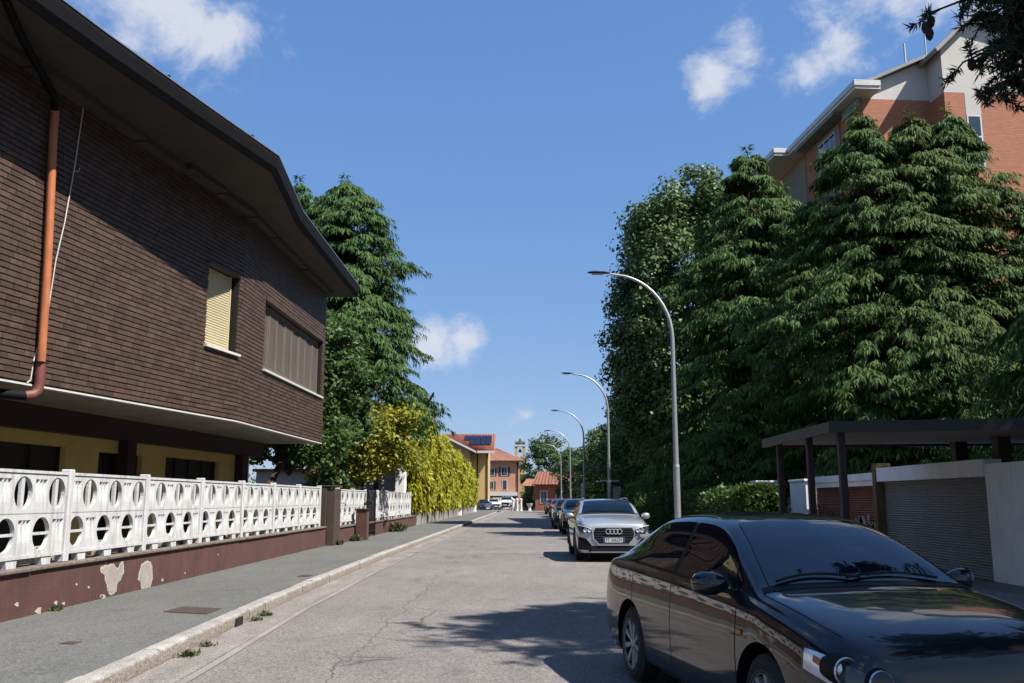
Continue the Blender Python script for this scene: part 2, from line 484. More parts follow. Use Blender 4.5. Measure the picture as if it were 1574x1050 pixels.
M['granite'] = kerbmat()
M['wall_red'] = pm('oxblood_plaster', (.115, .047, .038), .8, .22, 2.5, bump=.35, bscale=70, speck=.18, sscale=40, streak=(.17, .09, .075), streak_amt=.5, coords='World')
M['cap'] = pm('wall_cap_stone', (.20, .155, .13), .85, .3, 6, bump=.5, bscale=40, speck=.35, sscale=50, coords='World')
M['white_conc'] = pm('white_painted_concrete', (.70, .70, .70), .8, .10, 5, bump=.25, bscale=50, streak=(.36, .35, .33), streak_amt=.85, coords='World')
M['plaster_raw'] = pm('raw_render', (.46, .42, .36), .9, .15, 8, bump=.6, bscale=60, coords='World')
M['plaster_edge'] = pm('broken_plaster_edge', (.60, .55, .48), .9, .15, 20, bump=.6, bscale=90, coords='World')
M['brick'] = pm('brown_clinker', (.100, .060, .043), .55, .25, 9, bump=.4, bscale=70, spec=.4, isl=.26, coords='World', island_hue=.012, streak=(.15, .105, .085), streak_amt=.25)
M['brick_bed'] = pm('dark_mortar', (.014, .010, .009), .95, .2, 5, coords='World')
M['soffit'] = pm('grey_soffit', (.36, .33, .30), .85, .15, 1.2, coords='World')
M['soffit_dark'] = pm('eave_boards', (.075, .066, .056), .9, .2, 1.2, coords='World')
M['gutter_metal'] = pm('dark_gutter_metal', (.010, .010, .011), .7, .2, 3, spec=.12)
M['zinc'] = pm('zinc_edge', (.62, .63, .65), .3, .1, 5, metal=.8)
M['copper'] = pm('orange_painted_pipe', (.62, .20, .075), .5, .15, 3, streak=(.2, .07, .04), streak_amt=.6)
M['maroon'] = pm('maroon_paint', (.04, .013, .011), .6, .15, 3)
M['yellow_wall'] = pm('ochre_plaster', (.80, .56, .18), .85, .1, 1.5, bump=.1, coords='World', gain=.85)
M['dark_open'] = pm('dark_brown_wood', (.02, .013, .010), .6, .2, 6)
M['cream_shutter'] = pm('cream_shutter', (.78, .67, .43), .5, .06, 3)
M['grey_wood'] = pm('weathered_brown_wood', (.20, .165, .14), .75, .25, 5, stretch=(6, 6, .6), streak=(.12, .09, .07), streak_amt=.8)
M['sill'] = pm('white_marble_sill', (.75, .74, .71), .5, .1, 4)
M['cable'] = pm('white_cable', (.7, .68, .64), .5, .1, 4)
M['roof_tile'] = pm('terracotta_tile', (.36, .12, .07), .8, .25, 3, isl=.15)
M['roof_pale'] = pm('terracotta_old', (.38, .17, .11), .8, .3, 3, isl=.2)
M['iron'] = pm('rusty_iron_cover', (.085, .055, .045), .6, .25, 12, bump=.5, bscale=60)
M['black'] = pm('black_plastic', (.012, .012, .013), .6, .2, 5, spec=.2)
M['hole'] = pm('void_black', (.005, .005, .005), .9, .2, 5)
# ================================================================== GROUND
def sheet(name, poly, z, mat, parent=None):
    mb = MB(); mb.add([(x, y, z) for x, y in poly], [tuple(range(len(poly)))])
    o = mb.build(name, mat, parent)
    if o.data.polygons[0].normal.z < 0: o.data.flip_normals()
    return o

KERB = [(-2.9, -6.0), (-3.05, 0.0), (-3.2, 5.0), (-3.28, 7.2), (-3.37, 9.5), (-3.41, 10.9), (-3.47, 12.5), (-3.54, 16.1),
        (-3.55, 25.0), (-3.38, 41.9), (-3.04, 78.6), (-2.85, 100.0), (-2.8, 118.0)]


def kerb_x(y, line=KERB):
    for (xa, ya), (xb, yb) in zip(line, line[1:]):
        if ya <= y <= yb: return xa + (xb - xa) * (y - ya) / (yb - ya)
    return line[-1][0]

tag(sheet('ground', [(-600, -150), (600, -150), (600, 900), (-600, 900)], -0.03, M['ground']), kind='structure')
RK = 3.62      # right kerb line
road = tag(sheet('road', [(x, y) for x, y in KERB] + [(-40, 118), (-40, 150), (60, 150), (60, 118), (RK, 118), (RK, -6)], 0.0, M['road']), kind='structure')
mbg = MB()
ys = list(np.linspace(-6, 118, 60))
for ya, yb in zip(ys, ys[1:]):
    mbg.add([(kerb_x(ya), ya, .004), (kerb_x(ya) + .42, ya, .004), (kerb_x(yb) + .42, yb, .004), (kerb_x(yb), yb, .004)], [(0, 1, 2, 3)])
tag(mbg.build('gutter_strip', M['gutter']), kind='structure')
mbl = MB()
for ya, yb in zip(ys, ys[1:]):
    a, b = .44 + .015 * math.sin(ya * .9), .44 + .015 * math.sin(yb * .9)
    mbl.add([(kerb_x(ya) + a, ya, .008), (kerb_x(ya) + a + .08, ya, .008), (kerb_x(yb) + b + .08, yb, .008), (kerb_x(yb) + b, yb, .008)], [(0, 1, 2, 3)])
tag(mbl.build('worn_edge_line', M['line']), kind='structure')

# left pavement
walk = MB()
for ya, yb in zip(ys, ys[1:]):
    xa, xb = kerb_x(ya) - .17, kerb_x(yb) - .17
    walk.add([(-6.0, ya, .138), (xa, ya, .138), (xb, yb, .138), (-6.0, yb, .138)], [(0, 1, 2, 3)])
walk_o = tag(walk.build('pavement', M['walk']), kind='structure')
tag(sheet('garden_ground', [(-40, -10), (-6.0, -10), (-6.0, 118), (-40, 118)], .12, M['ground']), kind='structure')

# kerb stones, one by one
kerb_root = bpy.data.objects.new('kerb', None); col.objects.link(kerb_root); tag(kerb_root, kind='structure')


def stone(name, pa, pb, w, h, parent, seed, z0=-.05):
    r = random.Random(seed)
    pa, pb = Vector((*pa, 0)), Vector((*pb, 0))
    d = (pb - pa).normalized(); n = Vector((-d.y, d.x, 0))      # n points to the pavement (left of travel)
    L = (pb - pa).length; pa = pa + d * .006; L -= .012
    jit = r.uniform(-.008, .008); hz = h + r.uniform(-.006, .006)
    prof = [(jit + .012, z0), (jit + .004, hz - .03), (jit + .022, hz - .006), (jit + .05, hz), (w, hz - .004), (w, z0)]
    vs, fs = [], []
    nseg = 4
    for i in range(nseg + 1):
        for k, (o, z) in enumerate(prof):
            jj = r.uniform(-.005, .005) if 0 < k < 4 else 0
            p = pa + d * (L * i / nseg) + n * (o + jj); vs.append((p.x, p.y, z + (r.uniform(-.003, .003) if k in (2, 3) else 0)))
    m_ = len(prof)
    for i in range(nseg):
        for k in range(m_ - 1): fs.append((i * m_ + k, (i + 1) * m_ + k, (i + 1) * m_ + k + 1, i * m_ + k + 1))
    fs.append(tuple(range(m_))); fs.append(tuple(range(nseg * m_, nseg * m_ + m_)))
    mb = MB(); mb.add(vs, fs)
    return mb.build(name, M['granite'], parent, smooth=50)

y = -2.0; k = 0
while y < 100:
    L = 1.05 + .25 * math.sin(k * 2.3)
    if not (11.05 < y + L / 2 < 11.1):
        stone('kerb_stone', (kerb_x(y), y), (kerb_x(y + L), y + L), .17, .142, kerb_root, k)
    y += L; k += 1
# gully mouth in the kerb face
g = MB()
g.box(-3.45, -3.406, 11.16, 11.42, -.02, .098)
gully = g.build('gully_mouth', M['hole'], kerb_root)

mb = MB(); mb.prism([(-4.40, 11.46), (-3.80, 11.25), (-3.80, 11.80), (-4.36, 12.02)], .13, .146)
tag(mb.build('manhole_cover', M['iron']), 'rust brown rectangular cover set in the pavement before the peeling wall', 'manhole cover')
mb = MB(); mb.prism([(-4.42, 8.98), (-4.28, 8.96), (-4.27, 9.10), (-4.41, 9.12)], .13, .145)
tag(mb.build('utility_cover', M['iron']), 'small dark square utility cover in the nearest stretch of pavement', 'utility cover')
mb = MB(); mb.prism([(-4.03, 16.6), (-3.82, 16.6), (-3.82, 16.95), (-4.03, 16.95)], .13, .145)
tag(mb.build('utility_cover', M['iron']), 'small dark utility cover in the pavement farther up, close to the kerb', 'utility cover')

# right pavement and forecourt
rp = MB(); rp.add([(RK + .15, -6, .118), (14, -6, .118), (14, 118, .118), (RK + .15, 118, .118)], [(0, 1, 2, 3)])
M['fore'] = asphalt('forecourt_concrete', (.15, .135, .12), (.20, .18, .16), crack=0, speck=.3, patch=.2)
tag(rp.build('forecourt', M['fore']), kind='structure')
rk_root = bpy.data.objects.new('right_kerb', None); col.objects.link(rk_root); tag(rk_root, kind='structure')
y = 3.0; k = 500
while y < 100:
    stone('kerb_stone', (RK, y + 1.2), (RK, y), .15, .13, rk_root, k); y += 1.2; k += 1

# weeds at the kerb and the wall foot
M['weed'] = leafmat('weed_leaf', (.075, .085, .03), trans=.3)


def tuft(name, loc, n, size, label, parent=None):
    r = np.random.default_rng(abs(hash(label)) % 1000 if False else int(loc[1] * 100) % 9999)
    az = r.uniform(0, 2 * math.pi, n); tilt = r.uniform(.2, 1.1, n)
    d = np.stack([np.cos(az) * np.sin(tilt), np.sin(az) * np.sin(tilt), np.cos(tilt)], 1)
    c = np.array(loc) + np.stack([r.normal(0, size * .45, n), r.normal(0, size * .6, n), np.zeros(n)], 1)
    s = np.stack([-np.sin(az), np.cos(az), np.zeros(n)], 1)
    Lg = r.uniform(.4, 1.1, n)[:, None] * size; W = Lg * .22
    V = np.stack([c, c + d * Lg * .5 + s * W, c + d * Lg, c + d * Lg * .5 - s * W], 1).reshape(-1, 3)
    F = np.arange(n * 4).reshape(-1, 4)
    o = np_mesh(name, V, F, M['weed'])
    return tag(o, label, 'weed', 'weeds along the left pavement')

tuft('weed_tuft', (-3.24, 9.15, 0), 130, .075, 'largest weed tuft at the foot of the nearest kerb stones')
tuft('weed_tuft', (-3.27, 9.75, 0), 90, .06, 'low weed tuft just beyond the largest one by the near kerb')
tuft('weed_tuft', (-3.33, 11.75, 0), 50, .07, 'weed sprout beside the gully mouth in the kerb')
tuft('weed_tuft', (-3.36, 12.25, 0), 70, .08, 'upright weed tuft at the kerb past the gully mouth')
tuft('weed_tuft', (-5.80, 11.6, .14), 70, .08, 'weed tuft at the foot of the dark red wall, near its left end')
tuft('weed_tuft', (-5.55, 30.6, .14), 140, .22, 'green weed tuft between the brown gate pillar and the short pillar')
tuft('weed_tuft', (-5.50, 39.5, .14), 240, .42, 'tall dry weed clump against the wall under the far white fence')
tuft('weed_tuft', (-5.60, 28.0, .14), 70, .18, 'weeds at the base of the tall brown gate pillar')

# ================================================================== WHITE FENCE
PITCH, POST0, NPOST = 2.48, 11.98 - 2.48 * 2, 9        # posts along Y
FX = -5.97                                              # fence centre line


def panel_mesh(kind):
    """one precast panel, origin at its lower near corner: x = thickness (front +), y = length, z = height"""
    Lp, Hp = PITCH - .10, .475
    mw = Lp / 3
    ow = mw * .60; fw = mw - ow
    mb = MB()
    f, b = .028, -.028

    def oval(y0):
        n = 28; yc, zc = y0 + ow / 2, Hp * .5
        ry, rz = ow * .425, Hp * .415
        out, inn = [], []
        for k in range(n):
            t = 2 * math.pi * (k + .5) / n
            cy, sz = math.cos(t), math.sin(t)
            s = min(ow / 2 / abs(cy) if abs(cy) > 1e-6 else 1e9, Hp / 2 / abs(sz) if abs(sz) > 1e-6 else 1e9)
            out.append((yc + cy * s, zc + sz * s)); inn.append((yc + cy * ry, zc + sz * rz))
        # snap outline to corners
        for cyy in (y0, y0 + ow):
            for czz in (0, Hp):
                j = min(range(n), key=lambda i: (out[i][0] - cyy) ** 2 + (out[i][1] - czz) ** 2); out[j] = (cyy, czz)
        vs = [(f, *p) for p in out] + [(f, *p) for p in inn] + [(b, *p) for p in inn] + [(b, *p) for p in out]
        fs = []
        for k in range(n):
            k2 = (k + 1) % n
            fs += [(k, k2, n + k2, n + k), (n + k, n + k2, 2 * n + k2, 2 * n + k), (2 * n + k, 2 * n + k2, 3 * n + k2, 3 * n + k)]
        mb.add(vs, fs)
        if kind == 'upper': mb.box(-.022, .016, yc - .035, yc + .035, zc - rz - .01, zc + rz + .01)
        else: mb.box(-.022, .016, yc - ry - .01, yc + ry + .01, zc - .016, zc + .016)

    def flutes(y0):
        nc = 30
        rows = [0, .05, .13, .22, .30, .36, .405, .4051, Hp]
        def dep(yy, z):
            u = (yy - y0) / fw
            d = 0
            for c in (.22, .5, .78):
                q = abs(u - c) / .125
                if q < 1 and z <= .4051 - (.03 if c == .5 else 0): d = max(d, math.sqrt(1 - q * q))
            if z > .405: return 0
            return d * .052 * max(0, (z - .10) / .305) ** 1.2
        vs = []
        for z in rows:
            for i in range(nc + 1):
                yy = y0 + fw * i / nc
                vs.append((f - dep(yy, z), yy, z))
        fs = []
        for r in range(len(rows) - 1):
            for i in range(nc): a = r * (nc + 1) + i; fs.append((a, a + 1, a + nc + 2, a + nc + 1))
        mb.add(vs, fs)
        mb.add([(b, y0, 0), (b, y0 + fw, 0), (b, y0 + fw, Hp), (b, y0, Hp)], [(0, 1, 2, 3)])
    for i in range(3):
        if kind == 'upper': flutes(i * mw); oval(i * mw + fw)
        else: oval(i * mw); flutes(i * mw + ow)
    # edges and rail
    mb.box(b + .001, f - .001, 0, Lp, -.006, 0)
    if kind == 'upper': mb.box(-.04, .042, 0, Lp, Hp, Hp + .035)
    else: mb.box(-.04, .046, 0, Lp, -.045, -.0055)
    me = mb.build(kind + '_panel', M['white_conc'], data_only=True)
    return me

PANEL_UP, PANEL_LO = panel_mesh('upper'), panel_mesh('lower')
mbp = MB(); mbp.bbox(-.065, .065, -.065, .065, 0, 1.18, .012)
POST = mbp.build('post', M['white_conc'], data_only=True)
mbf = MB(); mbf.hexa([(-.05, -.10, 0), (.04, -.10, 0), (.04, .10, 0), (-.05, .10, 0), (-.04, -.13, .145), (.03, -.13, .145), (.03, .13, .145), (-.04, .13, .145)])
FOOT = mbf.build('foot', M['white_conc'], data_only=True)


def put(name, me, parent, loc, rotz=0):
    o = bpy.data.objects.new(name, me); col.objects.link(o); o.parent = parent
    o.location = Vector(loc) - offset_of(parent); o.rotation_euler = (0, 0, rotz)
    return o


def fence(root, x_of, y0, n, zc, last_post=True):
    for i in range(n + 1):
        y = y0 + i * PITCH
        if i < n or last_post: put('post', POST, root, (x_of(y) + random.uniform(-.006, .006), y, zc), random.uniform(-.012, .012))
        if i == n: break
        yy = y + .05
        a = -math.atan2(x_of(y + PITCH) - x_of(y), PITCH)
        put('lower_panel', PANEL_LO, root, (x_of(yy), yy, zc + .145), a)
        put('upper_panel', PANEL_UP, root, (x_of(yy), yy, zc + .145 + .487), a)
        for k in range(3):
            put('foot', FOOT, root, (x_of(yy + .5), yy + .42 + k * .78, zc - .002), 0)

ROOTF = thing('garden_fence', 'long white precast concrete fence with oval cutouts on a peeling dark red wall', 'fence', (-5.97, 17.0, .14), world=True)
# base wall with cap
YW0, YW1 = 3.0, 27.35
mb = MB(); mb.box(-6.14, -5.85, YW0, YW1, .05, .655)
wall_p = mb.build('base_wall', M['wall_red'], ROOTF)
capm = MB()
yy = YW0
rr = random.Random(3)
while yy < YW1:
    L = min(2.0, YW1 - yy)
    cp = MB(); dz = rr.uniform(-.004, .004); dx = rr.uniform(-.006, .006)
    cp.bbox(-6.18 + dx, -5.805 + dx, yy + .004, yy + L - .004, .656 + dz, .705 + dz, .012)
    cp.build('cap', M['cap'], ROOTF); yy += L
fence(ROOTF, lambda y: FX, POST0, 8, .70)


def rough_outline(pts, amp, seed, sub=4):
    r_ = random.Random(seed); out = []
    for i, (a, b) in enumerate(pts):
        c, d = pts[(i + 1) % len(pts)]
        for k in range(sub):
            t_ = k / sub; out.append((a + (c - a) * t_ + r_.uniform(-amp, amp), b + (d - b) * t_ + r_.uniform(-amp, amp)))
    return out


def blob(cy, cz, pts, x0, x1, name, mat, parent):
    mb = MB(); mb.extrude([(x0, cy + a, cz + b) for a, b in pts], (x1 - x0, 0, 0)); return mb.build(name, mat, parent)

P1 = [(-.42, .16), (-.30, .19), (-.05, .20), (.02, .15), (.10, .13), (.17, .22), (.24, .21), (.27, .08), (.20, -.02), (.10, -.08), (.08, -.17), (-.03, -.20), (-.16, -.14), (-.20, -.05), (-.28, .04), (-.30, .10), (-.38, .10)]
P2 = [(-.20, .06), (-.14, .17), (.02, .20), (.15, .19), (.24, .10), (.25, -.05), (.22, -.17), (.12, -.16), (.05, -.20), (-.10, -.18), (-.14, -.08), (-.22, -.04)]
for nm, (cy_, cz_, pp) in (('a', (13.32, .37, P1)), ('b', (14.40, .33, P2))):
    big = [(a * 1.13 + .012 * math.sin(9 * i), b * 1.12 + .008 * math.cos(7 * i)) for i, (a, b) in enumerate(pp)]
    big = rough_outline(big, .011, 5); pp = rough_outline(pp, .009, 6)
    e = blob(cy_, cz_, big, -5.851, -5.846, 'peeled_plaster_rim', M['plaster_edge'], wall_p)
    blob(cy_, cz_, pp, -5.849, -5.8435, 'bare_render_patch', M['plaster_raw'], wall_p)
for (cy_, cz_, s) in ((12.55, .33, .02), (12.2, .40, .018), (11.7, .22, .03), (11.9, .19, .025), (15.1, .21, .03), (12.95, .17, .03), (16.1, .24, .02), (17.8, .45, .016), (10.8, .30, .03), (11.3, .17, .05), (13.0, .155, .05)):
    pts = [(s * (1 + .4 * math.sin(3.1 * k + cy_)) * math.cos(k * 1.05) * 1.4, s * (1 + .3 * math.cos(2.3 * k)) * math.sin(k * 1.05)) for k in range(6)]
    blob(cy_, cz_, pts, -5.851, -5.846, 'plaster_chip', M['plaster_edge'], wall_p)

# second stretch past the tall pillar
ROOTG = thing('garden_fence', 'farther short white precast fence between short red pillar and ivy hedge', 'fence', (-5.75, 38, .14), world=True)
fx2 = lambda y: -5.86 + (y - 29) * .008
mb = MB(); mb.add([(-6.05, 28.6, .05), (-5.72, 28.6, .05), (-5.60, 48, .05), (-5.95, 48, .05), (-6.05, 28.6, .62), (-5.72, 28.6, .62), (-5.60, 48, .62), (-5.95, 48, .62)],
                  [(3, 2, 1, 0), (4, 5, 6, 7), (0, 1, 5, 4), (1, 2, 6, 5), (2, 3, 7, 6), (3, 0, 4, 7)])
mb.build('base_wall', M['wall_red'], ROOTG)
mb = MB(); mb.add([(-6.09, 28.6, .622), (-5.68, 28.6, .622), (-5.56, 48, .622), (-5.99, 48, .622), (-6.09, 28.6, .67), (-5.68, 28.6, .67), (-5.56, 48, .67), (-5.99, 48, .67)],
                  [(3, 2, 1, 0), (4, 5, 6, 7), (0, 1, 5, 4), (1, 2, 6, 5), (2, 3, 7, 6), (3, 0, 4, 7)])
mb.build('cap', M['cap'], ROOTG)
fence(ROOTG, fx2, 29.0, 7, .665)
t = thing('gate_pillar', 'tall dark brown gate pillar between the two white fences', 'pillar', (-5.8, 28.0, .14), world=True)
M['brown_paint'] = pm('brown_paint', (.085, .055, .043), .6, .15, 3)
mb = MB(); mb.bbox(-6.1, -5.86, 27.42, 27.75, .1, 1.86, .01); mb.bbox(-5.855, -5.62, 27.45, 28.35, .1, 1.80, .01)
mb.build('pillar_body', M['brown_paint'], t)
mb = MB(); mb.bbox(-6.12, -5.59, 27.40, 28.38, 1.862, 1.895, .01); mb.build('pillar_cap', M['brown_paint'], t)
mb = MB(); mb.box(-5.52, -5.46, 28.45, 28.5, 1.2, 1.5); mb.box(-5.62, -5.46, 28.36, 28.45, 1.35, 1.4); mb.build('intercom', M['white_conc'], t)
t = thing('short_pillar', 'short dark red brick-coloured pillar before the farther white fence', 'pillar', (-5.45, 31.4, .14), world=True)
mb = MB(); mb.bbox(-5.66, -5.28, 31.2, 31.6, .1, 1.13, .01); mb.build('pillar_body', M['wall_red'], t)
mb = MB(); mb.bbox(-5.70, -5.24, 31.16, 31.64, 1.132, 1.18, .01); mb.build('pillar_cap', M['maroon'], t)
t = thing('iron_gate', 'narrow dark iron gate leaf in the farther white fence', 'gate', (-5.6, 34.3, .14), world=True)
mb = MB()
for k in range(9): mb.tube([(-5.66, 33.6 + k * .17, .2), (-5.66, 33.6 + k * .17, 1.75 + .1 * math.sin(k * .4))], .014, 6)
mb.build('bars', M['black'], t)
mb = MB(); mb.box(-5.69, -5.63, 33.5, 35.1, .3, .36); mb.box(-5.69, -5.63, 33.5, 35.1, 1.5, 1.56); mb.box(-5.70, -5.62, 33.46, 33.54, .14, 1.85); mb.box(-5.70, -5.62, 35.06, 35.14, .14, 1.85)
mb.build('gate_frame', M['black'], t)

# low planter boxes behind the near fence (cream, ribbed)
M['cream'] = pm('cream_plastic', (.55, .47, .32), .7, .1, 3)
for k, y in enumerate((13.0, 15.4, 18.0, 20.6)):
    t = thing('planter_box', ['cream ribbed planter box behind the fence, nearest of the row', 'cream ribbed planter box behind the fence, second of the row',
                              'cream ribbed planter box behind the fence, third of the row', 'cream ribbed planter box behind the fence, last of the row'][k],
              'planter', (-6.7, y, .12), group='planters behind the fence')
    mb = MB(); mb.box(-.22, .2, -.55, .55, 0, .72); mb.build('tub', M['cream'], t)
    mb = MB()
    for i in range(14): mb.box(.2, .225, -.53 + i * .08, -.49 + i * .08, .03, .70)
    mb.build('ribs', M['cream'], t)

# ================================================================== BROWN HOUSE
A0, B0, E0 = Vector((-7.277, 12.476)), Vector((-6.14, 19.345)), Vector((-6.06, 27.298))
ZB, ZT = 3.14, 7.8
d1 = (B0 - A0).normalized(); n1 = Vector((d1.y, -d1.x))
d2 = (E0 - B0).normalized(); n2 = Vector((d2.y, -d2.x))
HOUSE = thing('brown_brick_house', 'dark brown brick house with overhanging upper floor behind the white fence', 'house', (-9.0, 19.0, .12), world=True)


def fp(A, d, n):
    return lambda t, z, off=0.0: (A.x + d.x * t + n.x * off, A.y + d.y * t + n.y * off, z)
F1, F2 = fp(A0, d1, n1), fp(B0, d2, n2)


def fbox(mb, F, t0, t1, z0, z1, o0, o1, mi=0):
    """box on a facet frame"""
    return mb.hexa([F(t0, z0, o0), F(t0, z0, o1), F(t1, z0, o1), F(t1, z0, o0), F(t0, z1, o0), F(t0, z1, o1), F(t1, z1, o1), F(t1, z1, o0)], mi)

L1, L2 = (B0 - A0).length, (E0 - B0).length
T0 = -3.2
W1 = (5.47, 6.78, 4.55, 6.22)
W2 = (1.72, 7.60, 4.50, 6.16)
mb = MB()
for F, a, b, w in ((F1, T0, L1 + .02, W1), (F2, 0.0, L2, W2)):
    fbox(mb, F, a, w[0], ZB, ZT, -.35, 0)
    fbox(mb, F, w[1], b, ZB, ZT, -.35, 0)
    fbox(mb, F, w[0], w[1], ZB, w[2], -.35, 0)
    fbox(mb, F, w[0], w[1], w[3], ZT, -.35, 0)
mb.hexa([(-12, 26.95, ZB), (E0.x - .36, 26.95, ZB), (E0.x - .36, 27.29, ZB), (-12, 27.29, ZB), (-12, 26.95, ZT), (E0.x - .36, 26.95, ZT), (E0.x - .36, 27.29, ZT), (-12, 27.29, ZT)])
wall_up = mb.build('upper_wall', M['brick_bed'], HOUSE)

# bricks, course by course
CP, BL = .090, .262
bricks = []
for fi, (F, a, b, w) in enumerate(((F1, T0, L1, W1), (F2, .004, L2 - .002, W2))):
    z = ZB + .04; row = 0
    while z + .07 < ZT - .02:
        tt = a - (row % 2) * BL * .5 - .07 * ((row * 7) % 3)
        while tt < b:
            x0, x1 = max(tt + .003, a), min(tt + BL - .003, b)
            segs = [(x0, x1)]
            if z + CP - .02 > w[2] and z < w[3]:
                segs = []
                if x0 < w[0] - .01: segs.append((x0, min(x1, w[0] - .004)))
                if x1 > w[1] + .01: segs.append((max(x0, w[1] + .004), x1))
            for s0, s1 in segs:
                if s1 - s0 > .02: bricks.append((F, s0, s1, z, fi))
            tt += BL
        z += CP; row += 1
camp = Vector((0, 0, 1.5))


def bsize(bk):
    F, s0, s1, z, fi = bk
    p = Vector(F((s0 + s1) / 2, z)); v = p - camp
    vis = 1.0
    # is it in the picture? rough frustum test
    if p.x / p.y < -0.58: vis = .01
    return vis * (s1 - s0) / v.length
order = sorted(range(len(bricks)), key=lambda i: -bsize(bricks[i]))
top300 = set(order[:300])
rb = random.Random(11)
stuff = MB()


def brick_box(mb, bk):
    F, s0, s1, z, fi = bk
    pr = .022 + rb.uniform(-.003, .003)
    fbox(mb, F, s0, s1, z, z + CP - .019 + rb.uniform(-.002, .002), -.002, pr)
for i, bk in enumerate(bricks):
    if i in top300:
        m_ = MB(); brick_box(m_, bk); m_.build('brick', M['brick'], wall_up)
    else:
        brick_box(stuff, bk)
o = stuff.build('brick_courses', M['brick'], wall_up); o['kind'] = 'stuff'

# pale drip edge below the brickwork, soffit of the overhang
mb = MB()
fbox(mb, F1, T0, L1 + .02, ZB - .022, ZB + .006, -.1, .026); fbox(mb, F2, .03, L2, ZB - .022, ZB + .006, -.1, .026)
mb.build('drip_edge', M['sill'], HOUSE)
mb = MB()
p0, p1, p2 = F1(T0, 0, -.11), F1(L1, 0, -.11), F2(L2, 0, -.11)
mb.prism([(p0[0], p0[1]), (p1[0], p1[1]), (p2[0], p2[1]), (-12, 27.25), (-12, 9)], ZB - .018, ZB + .06)
mb.build('overhang_soffit', M['soffit'], HOUSE)

# ground floor
AG, BG = Vector((-8.584, 14.767)), Vector((-7.634, 26.958))
dg = (BG - AG).normalized(); ng = Vector((dg.y, -dg.x)); FG = fp(AG, dg, ng)
mb = MB(); fbox(mb, FG, -5, 12.1, 2.70, ZB - .02, -.24, 0); mb.build('beam', M['maroon'], HOUSE)
mb = MB()
OPN = [(-2.0, 2.42, 2.47), (3.58, 5.37, 2.44), (6.49, 9.55, 2.47)]
last = -5.0
for a, b, zt in OPN:
    fbox(mb, FG, last, a, .1, 2.98, -.55, -.25); fbox(mb, FG, a, b, zt, 2.98, -.55, -.25); last = b
fbox(mb, FG, last, 11.67, .1, 2.98, -.55, -.25)
mb.hexa([(-12, 25.9, .1), FG(11.3, .1, -.56), FG(11.67, .1, -.56), (-12, 26.3, .1), (-12, 25.9, 2.98), FG(11.3, 2.98, -.56), FG(11.67, 2.98, -.56), (-12, 26.3, 2.98)])
mb.build('ground_floor_wall', M['yellow_wall'], HOUSE)
for a, b, zt in OPN:
    m_ = MB(); fbox(m_, FG, a, b, .2, zt, -.52, -.40); dd = m_.build('shuttered_opening', M['dark_open'], HOUSE)
    m_ = MB()
    nlv = int((b - a) / .75); 
    for i in range(nlv + 1): tt = a + (b - a) * i / nlv; fbox(m_, FG, max(a, tt - .04), min(b, tt + .04), .2, zt, -.395, -.36)
    m_.build('shutter_stile', M['dark_open'], dd)
for a, b in ((4.30, 4.66), (10.60, 11.0)):
    m_ = MB(); fbox(m_, FG, a, b, .1, 2.69, -.24, -.02); m_.build('pillar', M['maroon'], HOUSE)

# roof: eave outline in plan
EAVE = [(-8.6, 2.0), (-6.487, 10.67), (-6.153, 12.2), (-5.572, 14.56), (-4.937, 16.98), (-5.296, 20.5), (-5.327, 28.15)]
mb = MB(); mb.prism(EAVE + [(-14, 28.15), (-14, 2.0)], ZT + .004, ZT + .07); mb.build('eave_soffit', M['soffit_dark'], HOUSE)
# stepped inner soffit boards close to the wall
for k in range(7):
    a = -1.6 + k * 1.42
    if a + 1.42 > L1 + 1.4: break
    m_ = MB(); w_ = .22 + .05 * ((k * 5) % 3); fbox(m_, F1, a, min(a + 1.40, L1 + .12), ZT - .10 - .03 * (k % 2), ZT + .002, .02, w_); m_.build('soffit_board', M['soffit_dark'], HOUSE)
for k in range(5):
    a = .22 + k * 1.55
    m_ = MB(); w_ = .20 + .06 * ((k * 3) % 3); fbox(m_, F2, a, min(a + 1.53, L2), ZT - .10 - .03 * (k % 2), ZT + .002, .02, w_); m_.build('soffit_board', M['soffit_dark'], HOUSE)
# gutter fascia, leaning outward, with a bright zinc lip
gm, zl = MB(), MB()


def outn(i):
    ps = [Vector(p) for p in EAVE]
    ds = []
    if i > 0: ds.append((ps[i] - ps[i - 1]).normalized())
    if i < len(ps) - 1: ds.append((ps[i + 1] - ps[i]).normalized())
    d = sum(ds, Vector((0, 0))).normalized(); return Vector((d.y, -d.x))
prof = [(0, 0), (.03, -.01), (.10, .10), (.13, .28), (.13, .34), (.09, .34), (.0, .34)]
lip = [(.085, .342), (.145, .342), (.145, .362), (.085, .362)]
for mbx, pf in ((gm, prof), (zl, lip)):
    vs, fs = [], []
    m_ = len(pf)
    for i, p in enumerate(EAVE):
        nn = outn(i)
        for o_, z_ in pf: vs.append((p[0] + nn.x * o_, p[1] + nn.y * o_, ZT + z_))
    for i in range(len(EAVE) - 1):
        for k in range(m_): k2 = (k + 1) % m_; fs.append((i * m_ + k, (i + 1) * m_ + k, (i + 1) * m_ + k2, i * m_ + k2))
    fs.append(tuple(range(m_))); fs.append(tuple(range((len(EAVE) - 1) * m_, len(EAVE) * m_)))
    mbx.add(vs, fs)
gm.build('gutter', M['gutter_metal'], HOUSE); zl.build('gutter_lip', M['zinc'], HOUSE)
for i in range(6):       # little gutter brackets
    y = 11.2 + i * 2.45
    for (xa, ya), (xb, yb) in zip(EAVE, EAVE[1:]):
        if ya <= y <= yb:
            x = xa + (xb - xa) * (y - ya) / (yb - ya)
            m_ = MB(); m_.box(x + .08, x + .12, y - .02, y + .02, ZT + .364, ZT + .42); m_.build('gutter_bracket', M['black'], HOUSE)
rf = MB()
inner = [(-14, 2.0), (-14, 28.3)]
